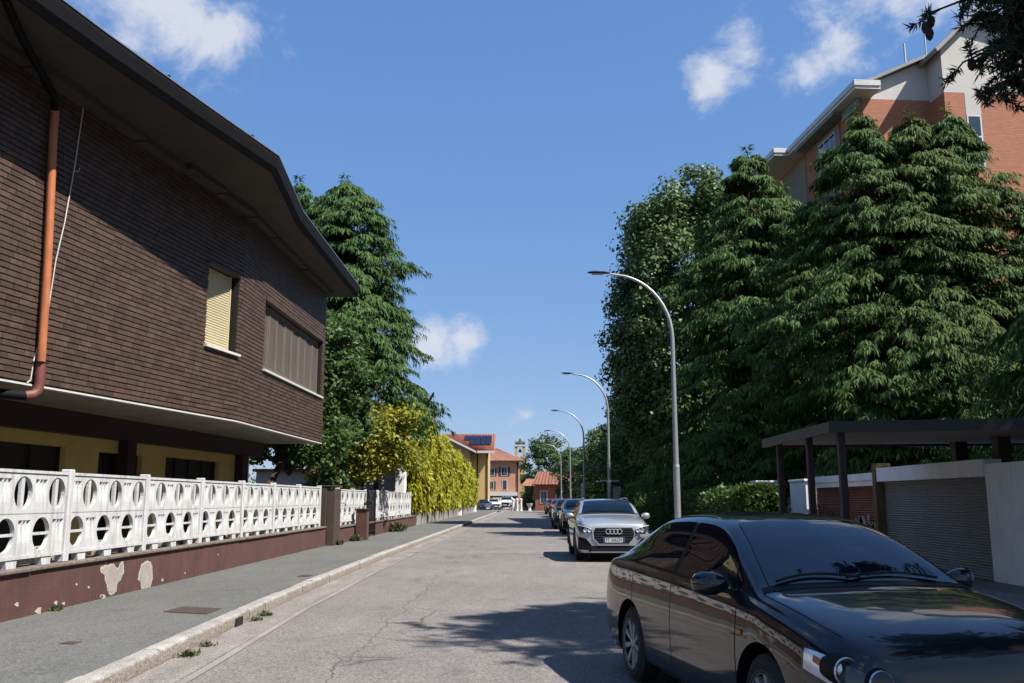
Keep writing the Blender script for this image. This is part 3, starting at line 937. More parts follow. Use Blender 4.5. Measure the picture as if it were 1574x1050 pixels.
rf.add([(x + .05, y, ZT + .35) for x, y in EAVE] + [(-14, 28.15, ZT + 2.6), (-14, 2.0, ZT + 2.6)], [tuple(range(len(EAVE) + 2))])
rf.build('roof', M['roof_tile'], HOUSE)
mb = MB(); mb.extrude([(-5.4, 28.1, ZT + .07), (-14, 28.1, ZT + .07), (-14, 28.1, ZT + 2.55), (-5.4, 28.1, ZT + .33)], (0, -.1, 0)); mb.build('verge_board', M['gutter_metal'], HOUSE)

# window with roller shutter
win = MB(); fbox(win, F1, W1[0], W1[1], W1[2], W1[3], -.34, -.22); win_o = win.build('window', M['dark_open'], HOUSE)
nsl = 30
for i in range(nsl):
    z0 = W1[2] + .02 + i * (W1[3] - W1[2] - .02) / nsl
    z1 = z0 + (W1[3] - W1[2] - .02) / nsl - .006
    m_ = MB()
    zc = (z0 + z1) / 2
    a, b = W1[0] + .03, W1[1] - .12
    vs = []
    for t in (a, b):
        for (zz, oo) in ((z0, -.16), (z0 + .008, -.147), (zc, -.142), (z1 - .008, -.147), (z1, -.16), (z1, -.175), (z0, -.175)): vs.append(F1(t, zz, oo))
    m_.add(vs, [(i_, (i_ + 1) % 7, 7 + (i_ + 1) % 7, 7 + i_) for i_ in range(7)] + [(0, 1, 2, 3, 4, 5, 6), (7, 8, 9, 10, 11, 12, 13)])
    m_.build('slat', M['cream_shutter'], win_o)
m_ = MB(); fbox(m_, F1, W1[0], W1[0] + .03, W1[2], W1[3], -.2, -.12); fbox(m_, F1, W1[1] - .12, W1[1] - .08, W1[2], W1[3], -.2, -.12); m_.build('shutter_guide', M['cream_shutter'], win_o)
m_ = MB(); fbox(m_, F1, W1[0] - .05, W1[1] + .10, W1[2] - .045, W1[2] + .004, -.2, .09); m_.build('window_sill', M['sill'], win_o)
m_ = MB(); fbox(m_, F1, W1[0] - .03, W1[1] + .05, W1[3] - .002, W1[3] + .05, -.1, .055); m_.build('lintel', M['brown_paint'], win_o)
# wide window with folded wooden louvre shutters
win = MB(); fbox(win, F2, W2[0], W2[1], W2[2], W2[3], -.34, -.24); win_o = win.build('window', M['dark_open'], HOUSE)
nl = 8
for i in range(nl):
    a = W2[0] + .03 + i * (W2[1] - W2[0] - .06) / nl; b = a + (W2[1] - W2[0] - .06) / nl - .012
    o_ = -.12 + (.02 if i % 2 else 0)
    m_ = MB()
    fbox(m_, F2, a, a + .07, W2[2] + .03, W2[3] - .03, o_ - .03, o_); fbox(m_, F2, b - .07, b, W2[2] + .03, W2[3] - .03, o_ - .03, o_)
    fbox(m_, F2, a + .071, b - .071, W2[2] + .03, W2[2] + .13, o_ - .03, o_ - .002); fbox(m_, F2, a + .071, b - .071, W2[3] - .12, W2[3] - .03, o_ - .03, o_ - .002)
    leaf = m_.build('shutter_leaf', M['grey_wood'], win_o)
    m_ = MB(); ns = 26
    for s in range(ns):
        z0 = W2[2] + .14 + s * (W2[3] - W2[2] - .27) / ns
        m_.hexa([F2(a + .072, z0, o_ - .004), F2(a + .072, z0 + .008, o_ - .002), F2(b - .072, z0 + .008, o_ - .002), F2(b - .072, z0, o_ - .004),
                 F2(a + .072, z0 + .046, o_ - .03), F2(a + .072, z0 + .054, o_ - .028), F2(b - .072, z0 + .054, o_ - .028), F2(b - .072, z0 + .046, o_ - .03)])
    m_.build('louvres', M['grey_wood'], win_o)
m_ = MB(); fbox(m_, F2, W2[0] - .05, W2[1] + .12, W2[2] - .045, W2[2] + .004, -.2, .08); m_.build('window_sill', M['sill'], win_o)
m_ = MB(); fbox(m_, F2, W2[0] - .03, W2[1] + .05, W2[3] - .002, W2[3] + .05, -.1, .055); m_.build('lintel', M['brown_paint'], win_o)
# downpipe and cable
m_ = MB()
m_.tube([F1(.655, 3.40, .11), F1(.60, 5.0, .11), F1(.475, 7.0, .11), F1(.46, 7.3, .12)], .062, 14); pipe = m_.build('downpipe', M['copper'], HOUSE, smooth=50)
m_ = MB(); m_.tube([F1(.46, 7.26, .12), F1(.42, 7.38, .14), F1(.30, 7.46, .2), F1(-1.0, 7.66, .66), F1(-1.7, 7.80, .95)], .055, 12); m_.build('pipe_offset', M['gutter_metal'], pipe, smooth=50)
M['old_copper'] = pm('dull_red_pipe', (.20, .06, .045), .6, .2, 6)
m_ = MB(); m_.tube([F1(.655, 3.46, .11), F1(.66, 3.16, .11), F1(.655, 3.06, .10), F1(.60, 2.99, .07), F1(.48, 2.96, .02)], .072, 14); m_.build('pipe_shoe', M['old_copper'], pipe, smooth=50)
m_ = MB(); m_.tube([F1(.5, 2.965, .03), F1(-.4, 2.98, -.5), F1(-1.8, 3.02, -1.3)], .07, 12); m_.build('pipe_run', M['gutter_metal'], pipe, smooth=50)
m_ = MB(); fbox(m_, F1, .57, .73, 3.46, 3.475, .03, .185); m_.build('pipe_clip', M['black'], pipe)
m_ = MB(); m_.tube([F1(1.22, 7.75, .03), F1(1.16, 7.2, .04), F1(1.12, 6.6, .03), F1(.98, 5.7, .05), F1(.87, 5.07, .04), F1(.77, 4.15, .05), F1(.60, 3.5, .03), F1(.57, 3.2, .03), F1(.50, 3.15, .03)], .010, 6)
m_.tube([F1(1.12, 6.6, .03), F1(1.17, 6.58, .06), F1(1.21, 6.66, .06)], .008, 5); m_.build('cable', M['cable'], HOUSE)
# ================================================================== RIGHT SIDE: GARAGES AND CANOPY
M['grey_white'] = pm('off_white_plaster', (.86, .85, .84), .85, .08, 1.5, bump=.1, coords='World', streak=(.60, .56, .52), streak_amt=.4, gain=.85)
M['shutter_grey'] = pm('grey_steel_slat', (.36, .345, .335), .5, .1, 2, gain=.8)
M['shutter_rust'] = pm('rust_brown_slat', (.36, .12, .06), .65, .3, 3, streak=(.42, .38, .34), streak_amt=.6, coords='World')
M['graffiti'] = pm('dark_graffiti', (.03, .022, .02), .6, .2, 4)
M['pale_scrape'] = pm('scraped_paint', (.48, .44, .40), .7, .2, 9, coords='World')
GX = 8.01
GAR = thing('garage_row', 'low white garage row with roller doors under the brown canopy', 'garage', (10.5, 20, .118), world=True)
mb = MB(); mb.box(GX, GX + .25, 4.0, 16.08, .05, 2.10); mb.build('side_wall', M['grey_white'], GAR)
mb = MB(); mb.box(GX + .30, 13.5, 16.1, 25.9, .05, 2.05); mb.build('garage_block', M['grey_white'], GAR)
mb = MB(); mb.box(GX - .03, GX + .30, 16.08, 20.93, 1.885, 2.185); mb.build('fascia', M['grey_white'], GAR)
mb = MB(); mb.box(GX - .05, GX + .32, 21.12, 25.95, 1.93, 2.09); mb.box(GX - .01, GX + .30, 21.12, 25.95, 1.80, 1.929); mb.build('fascia', M['grey_white'], GAR)
M['ochre_post'] = pm('ochre_post', (.20, .13, .05), .8, .2, 3)
mb = MB(); mb.box(GX - .06, GX + .30, 20.94, 21.11, .05, 2.3); mb.build('dividing_post', M['ochre_post'], GAR)


def roller(y0, y1, z0, z1, n, mat, parent, name='roller_door'):
    mb = MB(); mb.box(GX + .16, GX + .2, y0, y1, z0, z1); d = mb.build(name, mat, parent)
    h = (z1 - z0) / n
    mb = MB()
    pr = [(.16, 0), (.125, .012), (.115, h * .45), (.13, h - .014), (.16, h - .008)]
    vs = [(GX + a, y0 + .01, b) for a, b in pr] + [(GX + a, y1 - .01, b) for a, b in pr]
    mb.add(vs, [(i, i + 1, 6 + i, 5 + i) for i in range(4)] + [(0, 1, 2, 3, 4), (5, 6, 7, 8, 9)])
    me = mb.build('slat', mat, data_only=True)
    for i in range(n): put('slat', me, d, (0, 0, z0 + i * h)) if False else None
    for i in range(n):
        o = bpy.data.objects.new('slat', me); col.objects.link(o); o.parent = d
        o.location = Vector((0, 0, z0 + i * h)) - offset_of(d)
    return d
roller(16.10, 20.92, .10, 1.884, 36, M['shutter_grey'], GAR)
d2_ = roller(21.14, 23.4, .10, 1.80, 30, M['shutter_rust'], GAR)
d3_ = roller(23.55, 25.85, .10, 1.80, 30, M['shutter_rust'], GAR)
mb = MB(); mb.box(GX + .02, GX + .28, 23.405, 23.545, .05, 1.80); mb.build('dividing_post', M['maroon'], GAR)
# sprayed scribbles and scraped paint on the rusty doors
rg = random.Random(4)
mb = MB()
for k in range(9):
    y0 = 23.7 + k * .24; z0 = 1.0 + rg.uniform(-.1, .1)
    pts = [(y0 + .10 * math.sin(2.2 * s + k) + .02 * s, z0 + .30 * math.sin(1.7 * s + k * 1.3)) for s in np.linspace(0, 3.0, 10)]
    for (ya, za), (yb, zb) in zip(pts, pts[1:]):
        d = Vector((yb - ya, zb - za)); 
        if d.length < 1e-4: continue
        nn = Vector((-d.y, d.x)).normalized() * .022
        mb.add([(GX + .110, ya + nn.x, za + nn.y), (GX + .110, ya - nn.x, za - nn.y), (GX + .110, yb - nn.x, zb - nn.y), (GX + .110, yb + nn.x, zb + nn.y)], [(0, 1, 2, 3)])
mb.build('graffiti', M['graffiti'], d3_)
mb = MB()
for k in range(16):
    y0, z0 = 21.4 + rg.uniform(0, 1.7), .55 + rg.uniform(0, .5)
    w, h = rg.uniform(.05, .22), rg.uniform(.1, .4)
    mb.add([(GX + .111, y0 + w * math.cos(a * .9) * (1 + .4 * math.sin(5 * a + k)), z0 + h * .5 * math.sin(a * .9)) for a in range(7)], [tuple(range(7))])
mb.build('scraped_patches', M['pale_scrape'], d2_)

t = thing('gate_pillar', 'white gate pillar at the far end of the garage row', 'pillar', (GX + .2, 26.8, .118), world=True)
mb = MB(); mb.bbox(GX - .05, GX + .55, 26.2, 27.7, .05, 1.98, .02); mb.build('pillar_body', M['grey_white'], t)
mb = MB(); mb.bbox(GX - .09, GX + .59, 26.16, 27.74, 1.982, 2.06, .02); mb.build('pillar_cap', M['grey_white'], t)
t = thing('gate_pillar', 'white gate pillar beside the end of the green hedge', 'pillar', (7.8, 30, .118), world=True)
mb = MB(); mb.bbox(7.35, 8.2, 29.2, 29.9, .05, 2.0, .02); mb.build('pillar_body', M['grey_white'], t)
mb = MB(); mb.bbox(7.31, 8.24, 29.16, 29.94, 2.002, 2.07, .02); mb.build('pillar_cap', M['grey_white'], t)
t = thing('wooden_gate', 'rust brown gate between the two white gate pillars', 'gate', (8.3, 28.5, .118), world=True)
for k in range(9):
    mb = MB(); mb.box(8.3, 8.33, 27.8 + k * .155, 27.93 + k * .155, .2, 1.55); mb.build('board', M['shutter_rust'], t)
mb = MB(); mb.box(8.331, 8.38, 27.78, 29.18, .4, .5); mb.box(8.331, 8.38, 27.78, 29.18, 1.3, 1.4); mb.build('rail', M['maroon'], t)

CAN = thing('entrance_canopy', 'flat dark brown canopy on steel columns in front of the garages', 'canopy', (7.5, 16.5, .118), world=True)
M['canopy_brown'] = pm('canopy_brown_paint', (.04, .02, .017), .55, .2, 2)
M['canopy_soffit'] = pm('canopy_soffit', (.42, .35, .31), .8, .12, 1, coords='World')
cpoly = [(4.884, 14.644), (11.0, 13.2), (11.0, 18.2), (4.955, 19.081)]
mb = MB(); mb.prism(cpoly, 2.70, 2.72); mb.build('roof', M['canopy_brown'], CAN)
ins = [(4.94, 14.70), (10.9, 13.3), (10.9, 18.1), (5.01, 19.01)]
mb = MB(); mb.prism(ins, 2.59, 2.698); mb.build('soffit', M['canopy_soffit'], CAN)
for i in range(4):
    a, b = Vector(cpoly[i]), Vector(cpoly[(i + 1) % 4]); d = (b - a).normalized(); n = Vector((-d.y, d.x))
    if i in (1,): continue
    mb = MB(); mb.prism([tuple(a + d * .001), tuple(b - d * .001), tuple(b + n * .05 - d * .06), tuple(a + n * .05 + d * .06)], 2.545, 2.699); mb.build('fascia', M['canopy_brown'], CAN)
for (x, y) in ((5.13, 14.85), (5.13, 16.5), (5.15, 18.5)):
    mb = MB(); mb.bbox(x - .055, x + .055, y - .055, y + .055, .05, 2.60, .01); mb.box(x - .1, x + .1, y - .1, y + .1, .11, .135); mb.build('column', M['maroon'], CAN)
for (x, y) in ((8.5, 16.4), (8.5, 18.0)):
    mb = MB(); mb.bbox(x - .12, x + .12, y - .12, y + .12, 2.0, 2.60, .01); mb.build('column', M['maroon'], CAN)

# ================================================================== STREET LAMPS
M['galv'] = pm('galvanised_steel', (.52, .53, .55), .45, .1, 2, metal=.55)
M['lamp_glass'] = pm('lamp_glass', (.6, .6, .58), .2, .05, 2)
mb = MB(); mb.tube([(0, 0, 0), (0, 0, 2.2)], .082, 14); mb.tube([(0, 0, 2.18), (0, 0, 2.26)], [.09, .075], 14)
LAMP_BASE = mb.build('base_sleeve', M['galv'], data_only=True, smooth=40)
pts = [(0, 0, 2.2), (0, 0, 3.5), (0, 0, 4.8), (0, 0, 5.55)]
for k in range(1, 11):
    th = rad(78) * k / 10
    pts.append((-1.55 * (1 - math.cos(th)) - .0, 0, 5.55 + 1.72 * math.sin(th)))
xe, ze = pts[-1][0], pts[-1][2]
pts.append((xe - .40, 0, ze + .06))
mb = MB(); mb.tube(pts, [.068, .062, .058, .054] + [.05 - .0018 * k for k in range(10)] + [.03], 12)
LAMP_POLE = mb.build('pole', M['galv'], data_only=True, smooth=40)
hx, hz = xe - .36, ze + .06
mb = MB()
hp = [(-.02, .035, .02), (-.18, .085, .045), (-.42, .10, .05), (-.58, .07, .03), (-.62, .03, .012)]
vs, fs = [], []
for (dx, wy, hh) in hp:
    for k in range(10):
        a = 2 * math.pi * k / 10
        vs.append((hx + dx, wy * math.cos(a), hz + .02 + (hh * math.sin(a) if math.sin(a) > 0 else hh * .45 * math.sin(a)) + dx * -.03))
for i in range(len(hp) - 1):
    for k in range(10): fs.append((i * 10 + k, i * 10 + (k + 1) % 10, i * 10 + 10 + (k + 1) % 10, i * 10 + 10 + k))
fs += [tuple(range(10)), tuple(range(40, 50))]
mb.add(vs, fs); LAMP_HEAD = mb.build('lamp_head', M['gutter_metal'], data_only=True, smooth=45)
mb = MB(); mb.box(hx - .5, hx - .2, -.06, .06, hz - .012, hz + .003); LAMP_GLASS = mb.build('lamp_lens', M['lamp_glass'], data_only=True)
LL = ['tall curved street lamp nearest the camera, behind the black car', 'curved street lamp second from the camera, above the flat sign board',
      'curved street lamp third from the camera, before the tree row', 'curved street lamp fourth from the camera, farther up the street',
      'smallest and farthest curved street lamp near the brick house']
for (y, s), lb in zip(((23.65, 1.0), (42.3, .98), (59.7, .97), (77.5, .97), (96.5, .97)), LL):
    r = thing('street_lamp', lb, 'street lamp', (3.92, y, .118), 0, 'street lamps along the right pavement')
    r.scale = (s, s, s)
    for nm, me in (('base_sleeve', LAMP_BASE), ('pole', LAMP_POLE), ('lamp_head', LAMP_HEAD)):
        o = bpy.data.objects.new(nm, me); col.objects.link(o); o.parent = r
        if nm == 'lamp_head':
            g_ = bpy.data.objects.new('lamp_lens', LAMP_GLASS); col.objects.link(g_); g_.parent = o
# stop sign-board on a thin post, small white posts
t = thing('shelter_sign', 'flat pale roof board on thin post with notice panel, beside the hedge', 'sign', (4.7, 50, .118))
mb = MB(); mb.tube([(0, 0, 0), (0, 0, 2.3)], .04, 8); mb.build('post', M['galv'], t)
mb = MB(); mb.bbox(-.55, .45, -.4, .4, 2.3, 2.38, .01); mb.build('roof_board', M['galv'], t)
mb = MB(); mb.box(.22, .55, -.03, .03, 1.3, 2.05); mb.box(.15, .2, -.03, .03, .0, 2.1); mb.build('notice_panel', M['shutter_grey'], t)
t = thing('marker_post', 'slim white post on the right pavement near the parked red car', 'post', (4.2, 66, .118))
mb = MB(); mb.tube([(0, 0, 0), (0, 0, 2.4)], .09, 8); mb.build('shaft', M['white_conc'], t)
mb = MB(); mb.tube([(0, 0, 2.4), (0, 0, 2.5)], [.1, .04], 8); mb.build('cap', M['white_conc'], t)

# ================================================================== RED BRICK APARTMENT BLOCK
APT = thing('apartment_block', 'tall red brick apartment block with white gables behind the conifers', 'apartment block', (24, 50, .0), world=True)
M['red_brick'] = None
m, N, L, Bn = newmat('red_facing_brick')
tcw = N.new('ShaderNodeNewGeometry')
mp = N.new('ShaderNodeMapping'); mp.inputs['Rotation'].default_value = (rad(90), 0, rad(0))
sx = N.new('ShaderNodeSeparateXYZ'); L.new(tcw.outputs['Position'], sx.inputs[0])
ad = N.new('ShaderNodeMath'); ad.operation = 'ADD'; L.new(sx.outputs['X'], ad.inputs[0]); L.new(sx.outputs['Y'], ad.inputs[1])
cb = N.new('ShaderNodeCombineXYZ'); L.new(ad.outputs[0], cb.inputs['X']); L.new(sx.outputs['Z'], cb.inputs['Y'])
bt = N.new('ShaderNodeTexBrick'); bt.inputs['Scale'].default_value = 1.0; bt.inputs['Brick Width'].default_value = .30; bt.inputs['Row Height'].default_value = .085
bt.inputs['Mortar Size'].default_value = .012; bt.inputs['Color1'].default_value = (.34, .122, .062, 1); bt.inputs['Color2'].default_value = (.40, .158, .085, 1); bt.inputs['Mortar'].default_value = (.22, .095, .066, 1)
L.new(cb.outputs[0], bt.inputs['Vector'])
L.new(bt.outputs['Color'], Bn.inputs['Base Color']); Bn.inputs['Roughness'].default_value = .85
M['red_brick'] = m
M['apt_white'] = pm('white_render', (.74, .71, .66), .85, .06, .6, coords='World')
M['apt_trim'] = pm('white_trim', (.78, .78, .77), .6, .05, 2)
M['apt_roof'] = pm('grey_roof_edge', (.30, .30, .29), .6, .15, 2)
M['pane'] = pm('window_glass', (.05, .07, .09), .06, .1, 1, spec=1.0)
M['loggia_tan'] = pm('loggia_paint', (.32, .27, .19), .85, .1, 1)  # one flat tan for the loggia backs and window bay
ca, sa = math.cos(rad(4.7)), math.sin(rad(4.7))
AA = Vector((16.56, 42)); da = Vector((ca, sa)); na = Vector((da.y, -da.x)); FA = fp(AA, da, na)
SB = AA + Vector((-sa, ca)) * 22; ds_ = Vector((sa, -ca)); nsd = Vector((ds_.y, -ds_.x)); FS = fp(SB, ds_, nsd)
mb = MB(); fbox(mb, FA, 0, 3.4, 0, 20.75, -8, 0); fbox(mb, FA, 3.4, 20, 0, 20.60, -8, 1.3)
brick_wall = mb.build('brick_wall', M['red_brick'], APT)
# white upper walls (gabled)
mb = MB()
mb.extrude([FA(.02, 20.752, -.05), FA(3.4, 20.752, -.05), FA(3.4, 22.9, -.05), FA(.02, 21.35, -.05)], (na.x * -7, na.y * -7, 0))
mb.extrude([FA(3.41, 20.602, 1.28), FA(20, 20.602, 1.28), FA(20, 18.6 + 2.2, 1.28), FA(5.2, 24.6, 1.28), FA(3.41, 22.9, 1.28)], (na.x * -8, na.y * -8, 0))
mb.build('white_gable', M['apt_white'], APT)
mb = MB(); fbox(mb, FA, 4.40, 5.15, 19.5, 20.601, 1.0, 1.31); mb.build('white_panel', M['apt_white'], APT)
# window under it
mb = MB(); fbox(mb, FA, 4.42, 5.13, 16.9, 19.49, 1.2, 1.32); wn_ = mb.build('window', M['apt_trim'], APT)
for z0, z1 in ((18.45, 19.4), (17.3, 18.35), (16.95, 17.25)):
    mb = MB(); fbox(mb, FA, 4.50, 5.05, z0, z1, 1.325, 1.332); mb.build('pane', M['pane'], wn_)
# roofs
mb = MB()
mb.extrude([FA(-.15, 21.30, .35), FA(3.35, 22.92, .35), FA(3.35, 23.08, .35), FA(-.15, 21.48, .35)], (na.x * -9, na.y * -9, 0))
mb.extrude([FA(3.0, 22.45, 1.75), FA(5.2, 24.62, 1.75), FA(5.2, 24.80, 1.75), FA(2.9, 22.62, 1.75)], (na.x * -9, na.y * -9, 0))
mb.extrude([FA(5.2, 24.62, 1.75), FA(20, 20.8, 1.75), FA(20, 20.98, 1.75), FA(5.2, 24.80, 1.75)], (na.x * -9, na.y * -9, 0))
mb.build('roof', M['apt_roof'], APT)
mb = MB(); mb.tube([FA(4.0, 23.6, -1), FA(4.0, 26.2, -1)], .04, 6); mb.build('roof_pole', M['apt_trim'], APT)
mb = MB(); mb.tube([FA(2.6, 22.8, -.5), FA(2.6, 24.0, -.5)], .05, 6); mb.build('vent_pipe', M['apt_trim'], APT)
# side wall details (faces the street)
mb = MB(); fbox(mb, FS, 0, 21.98, 0, 20.7, -7.9, -.02); mb.build('street_wall', M['red_brick'], APT)
# cornice with bands, stepping out
mb = MB()
fbox(mb, FS, 14.2, 22.9, 20.85, 21.0, -.5, .75); fbox(mb, FS, 14.2, 22.95, 21.01, 21.28, -.5, .80)
fbox(mb, FS, -2, 14.19, 20.85, 21.0, -.5, 1.55); fbox(mb, FS, -2, 14.24, 21.01, 21.28, -.5, 1.60)
fbox(mb, FA, -.74, .02, 20.86, 20.99, -.6, .9); fbox(mb, FA, -.79, .02, 21.0, 21.27, -.6, .95)
mb.build('cornice', M['apt_trim'], APT)
mb = MB(); fbox(mb, FS, 20.2, 21.9, 20.3, 20.84, -.01, .25); fbox(mb, FS, 15.0, 20.19, 20.72, 20.84, -.01, .70); mb.build('cornice_soffit', M['apt_roof'], APT)
mb = MB(); fbox(mb, FS, 16.4, 19.4, 17.0, 20.6, -.05, .06); pan = mb.build('window_bay', M['loggia_tan'], APT)
mb = MB(); fbox(mb, FS, 16.8, 18.9, 18.0, 20.4, .03, .09); ww = mb.build('window', M['apt_trim'], APT)
for a in (16.88, 17.58, 18.26):
    for z0, z1 in ((18.1, 18.75), (18.82, 19.5), (19.57, 20.3)):
        mb = MB(); fbox(mb, FS, a, a + .58, z0, z1, .092, .10); mb.build('pane', M['pane'], ww)
# loggias with railings lower down the side
for lev in range(3):
    zt = 20.0 - lev * 3.1
    mb = MB(); fbox(mb, FS, 8.5, 14.8, zt - 3.0, zt - 2.8, -.05, 1.4); b_ = mb.build('balcony', M['apt_white'], APT)
    mb = MB()
    for k in range(22): fbox(mb, FS, 8.6 + k * .28, 8.63 + k * .28, zt - 2.8, zt - 1.8, 1.32, 1.36)
    fbox(mb, FS, 8.5, 14.8, zt - 1.8, zt - 1.75, 1.30, 1.38)
    mb.build('railing', M['gutter_metal'], b_)
    mb = MB(); fbox(mb, FS, 8.5, 14.8, zt - 2.78, zt + .5, -.02, .03); mb.build('loggia_back', M['loggia_tan'], APT)

# ================================================================== FAR END OF THE STREET
M['yel'] = pm('yellow_render', (.62, .45, .20), .85, .08, .4)
M['pink'] = pm('salmon_render', (.66, .34, .22), .85, .08, .4)
M['red_render'] = pm('brick_red_render', (.34, .11, .06), .85, .15, .6)
M['solar'] = pm('solar_cells', (.012, .017, .03), .15, .2, 4, spec=.8)
M['wtrim'] = pm('white_woodwork', (.78, .76, .72), .6, .05, 2)
M['dshut'] = pm('dark_green_shutter', (.03, .035, .03), .6, .1, 2)


def tiles_roof(name, quad, nx, ny, mat, parent, thick=.08):
    """quad: eave-left, eave-right, ridge-right, ridge-left; rows of rounded tiles as ribs"""
    a, b, c, d = [Vector(p) for p in quad]
    n = (b - a).cross(d - a).normalized()
    if n.z < 0: n = -n
    mb = MB()
    mb.hexa([a - n * thick, b - n * thick, c - n * thick, d - n * thick, a, b, c, d])
    for i in range(nx):
        u0, u1 = (i + .15) / nx, (i + .85) / nx
        p0, p1 = a.lerp(b, u0), a.lerp(b, u1); q0, q1 = d.lerp(c, u0), d.lerp(c, u1)
        mb.add([p0, p1, q1, q0, (p0 + p1) / 2 + n * .09, (q0 + q1) / 2 + n * .09], [(0, 4, 5, 3), (4, 1, 2, 5), (0, 1, 4), (3, 5, 2)])
    return mb.build(name, mat, parent)


def window(parent, x0, x1, z0, z1, y, frame=.08, shut=0, nx=2):
    mb = MB(); mb.box(x0 - frame, x1 + frame, y - .06, y - .005, z0 - frame, z1 + frame); w = mb.build('window', M['wtrim'], parent)
    for i in range(nx):
        xa, xb = x0 + (x1 - x0) * i / nx + .02, x0 + (x1 - x0) * (i + 1) / nx - .02
        mb = MB(); mb.box(xa, xb, y - .075, y - .062, z0, z1); mb.build('pane', M['pane'], w)
    if shut:
        for xa, xb in ((x0 - frame - shut, x0 - frame - .005), (x1 + frame + .005, x1 + frame + shut)):
            mb = MB(); mb.box(xa, xb, y - .07, y - .006, z0 - .05, z1 + .05); mb.build('shutter', M['dshut'], w)

YH = thing('yellow_house', 'yellow house with solar panels on its red tiled roof, beyond the ivy hedge', 'house', (-10, 127, 0), world=True)
mb = MB(); mb.box(-15, -4.85, 125, 133, 0, 8.0); mb.box(-15, -7.2, 121, 124.99, 0, 7.9)
mb.extrude([(-14.9, 121.02, 7.9), (-7.2, 121.02, 7.9), (-10.9, 121.02, 9.75)], (0, 6, 0))
mb.build('wall', M['yel'], YH)
tiles_roof('roof', [(-7.2, 123.9, 7.95), (-3.95, 123.9, 7.95), (-3.95, 129, 10.5), (-12.2, 129, 10.5)], 22, 1, M['roof_tile'], YH)
tiles_roof('gable_roof', [(-6.35, 120.2, 7.62), (-6.35, 126.5, 7.62), (-10.9, 126.5, 9.95), (-10.9, 120.2, 9.95)], 12, 1, M['roof_tile'], YH)
tiles_roof('gable_roof', [(-15.2, 126.5, 7.7), (-15.2, 120.2, 7.7), (-10.9, 120.2, 9.95), (-10.9, 126.5, 9.95)], 12, 1, M['roof_tile'], YH)
mb = MB(); mb.extrude([(-6.25, 120.1, 7.45), (-6.25, 120.1, 7.72), (-10.9, 120.1, 10.03), (-15.2, 120.1, 7.8), (-15.2, 120.1, 7.5), (-10.9, 120.1, 9.72)], (0, .08, 0)); mb.build('verge_board', M['wtrim'], YH)
mb = MB(); mb.box(-6.3, -3.9, 123.75, 123.88, 7.62, 7.93); mb.build('eave_board', M['wtrim'], YH)
mb = MB(); mb.tube([(-6.3, 124.9, 0), (-6.3, 124.9, 7.8)], .07, 6); mb.tube([(-4.95, 124.9, 0), (-4.95, 124.9, 7.8)], .07, 6); mb.build('downpipe', M['gutter_metal'], YH)
sl = Vector((0, 5.1, 2.55)).normalized(); nn_ = Vector((0, -2.55, 5.1)).normalized()
for r_ in range(2):
    for c_ in range(5 if r_ else 4):
        x0 = -8.2 + c_ * .76 + (0 if r_ else .76)
        base = Vector((x0, 123.9, 7.95)) + sl * (1.7 + (1 - 1 + r_) * 1.62) + nn_ * .14
        mb = MB()
        p = [base, base + Vector((.70, 0, 0)), base + Vector((.70, 0, 0)) + sl * 1.55, base + sl * 1.55]
        mb.hexa([q for q in p] + [q + nn_ * .04 for q in p]); mb.build('solar_panel', M['solar'], YH)
        mb = MB()
        g_ = [base + nn_ * .042 + Vector((-.03, 0, 0)) - sl * .03, base + nn_ * .042 + Vector((.73, 0, 0)) - sl * .03]
PH = thing('salmon_house', 'salmon pink house with shuttered windows at the end of the street', 'house', (-4, 153, 0), world=True)
mb = MB(); mb.box(-14, -.7, 150, 160, 0, 7.7); mb.build('wall', M['pink'], PH)
tiles_roof('roof', [(-14.6, 149.4, 7.65), (.1, 149.4, 7.65), (-4.6, 155, 9.9), (-14.6, 155, 9.9)], 24, 1, M['roof_pale'], PH)
tiles_roof('roof_hip', [(.1, 149.4, 7.65), (.1, 160.6, 7.65), (-4.6, 155, 9.9), (-4.61, 154.99, 9.9)], 14, 1, M['roof_pale'], PH)
mb = MB(); mb.box(-14.6, .1, 149.3, 149.42, 7.5, 7.68); mb.build('eave_board', M['brown_paint'], PH)
window(PH, -3.6, -2.7, 5.3, 6.6, 150, shut=.35); window(PH, -5.6, -4.8, 5.3, 6.4, 150, shut=.3); window(PH, -3.4, -2.75, 3.0, 4.5, 150, nx=1); window(PH, -5.5, -4.9, 3.1, 4.3, 150, shut=.25)
mb = MB(); mb.box(-9, -1.0, 149.0, 149.99, 2.0, 2.6); mb.build('awning', M['wtrim'], PH)
mb = MB(); mb.box(-9, -1.0, 149.3, 149.98, .9, 1.99); mb.build('shop_front', M['red_render'], PH)
mb = MB(); mb.tube([(-1.0, 149.9, 0), (-1.0, 149.9, 7.5)], .08, 6); mb.build('downpipe', M['gutter_metal'], PH)

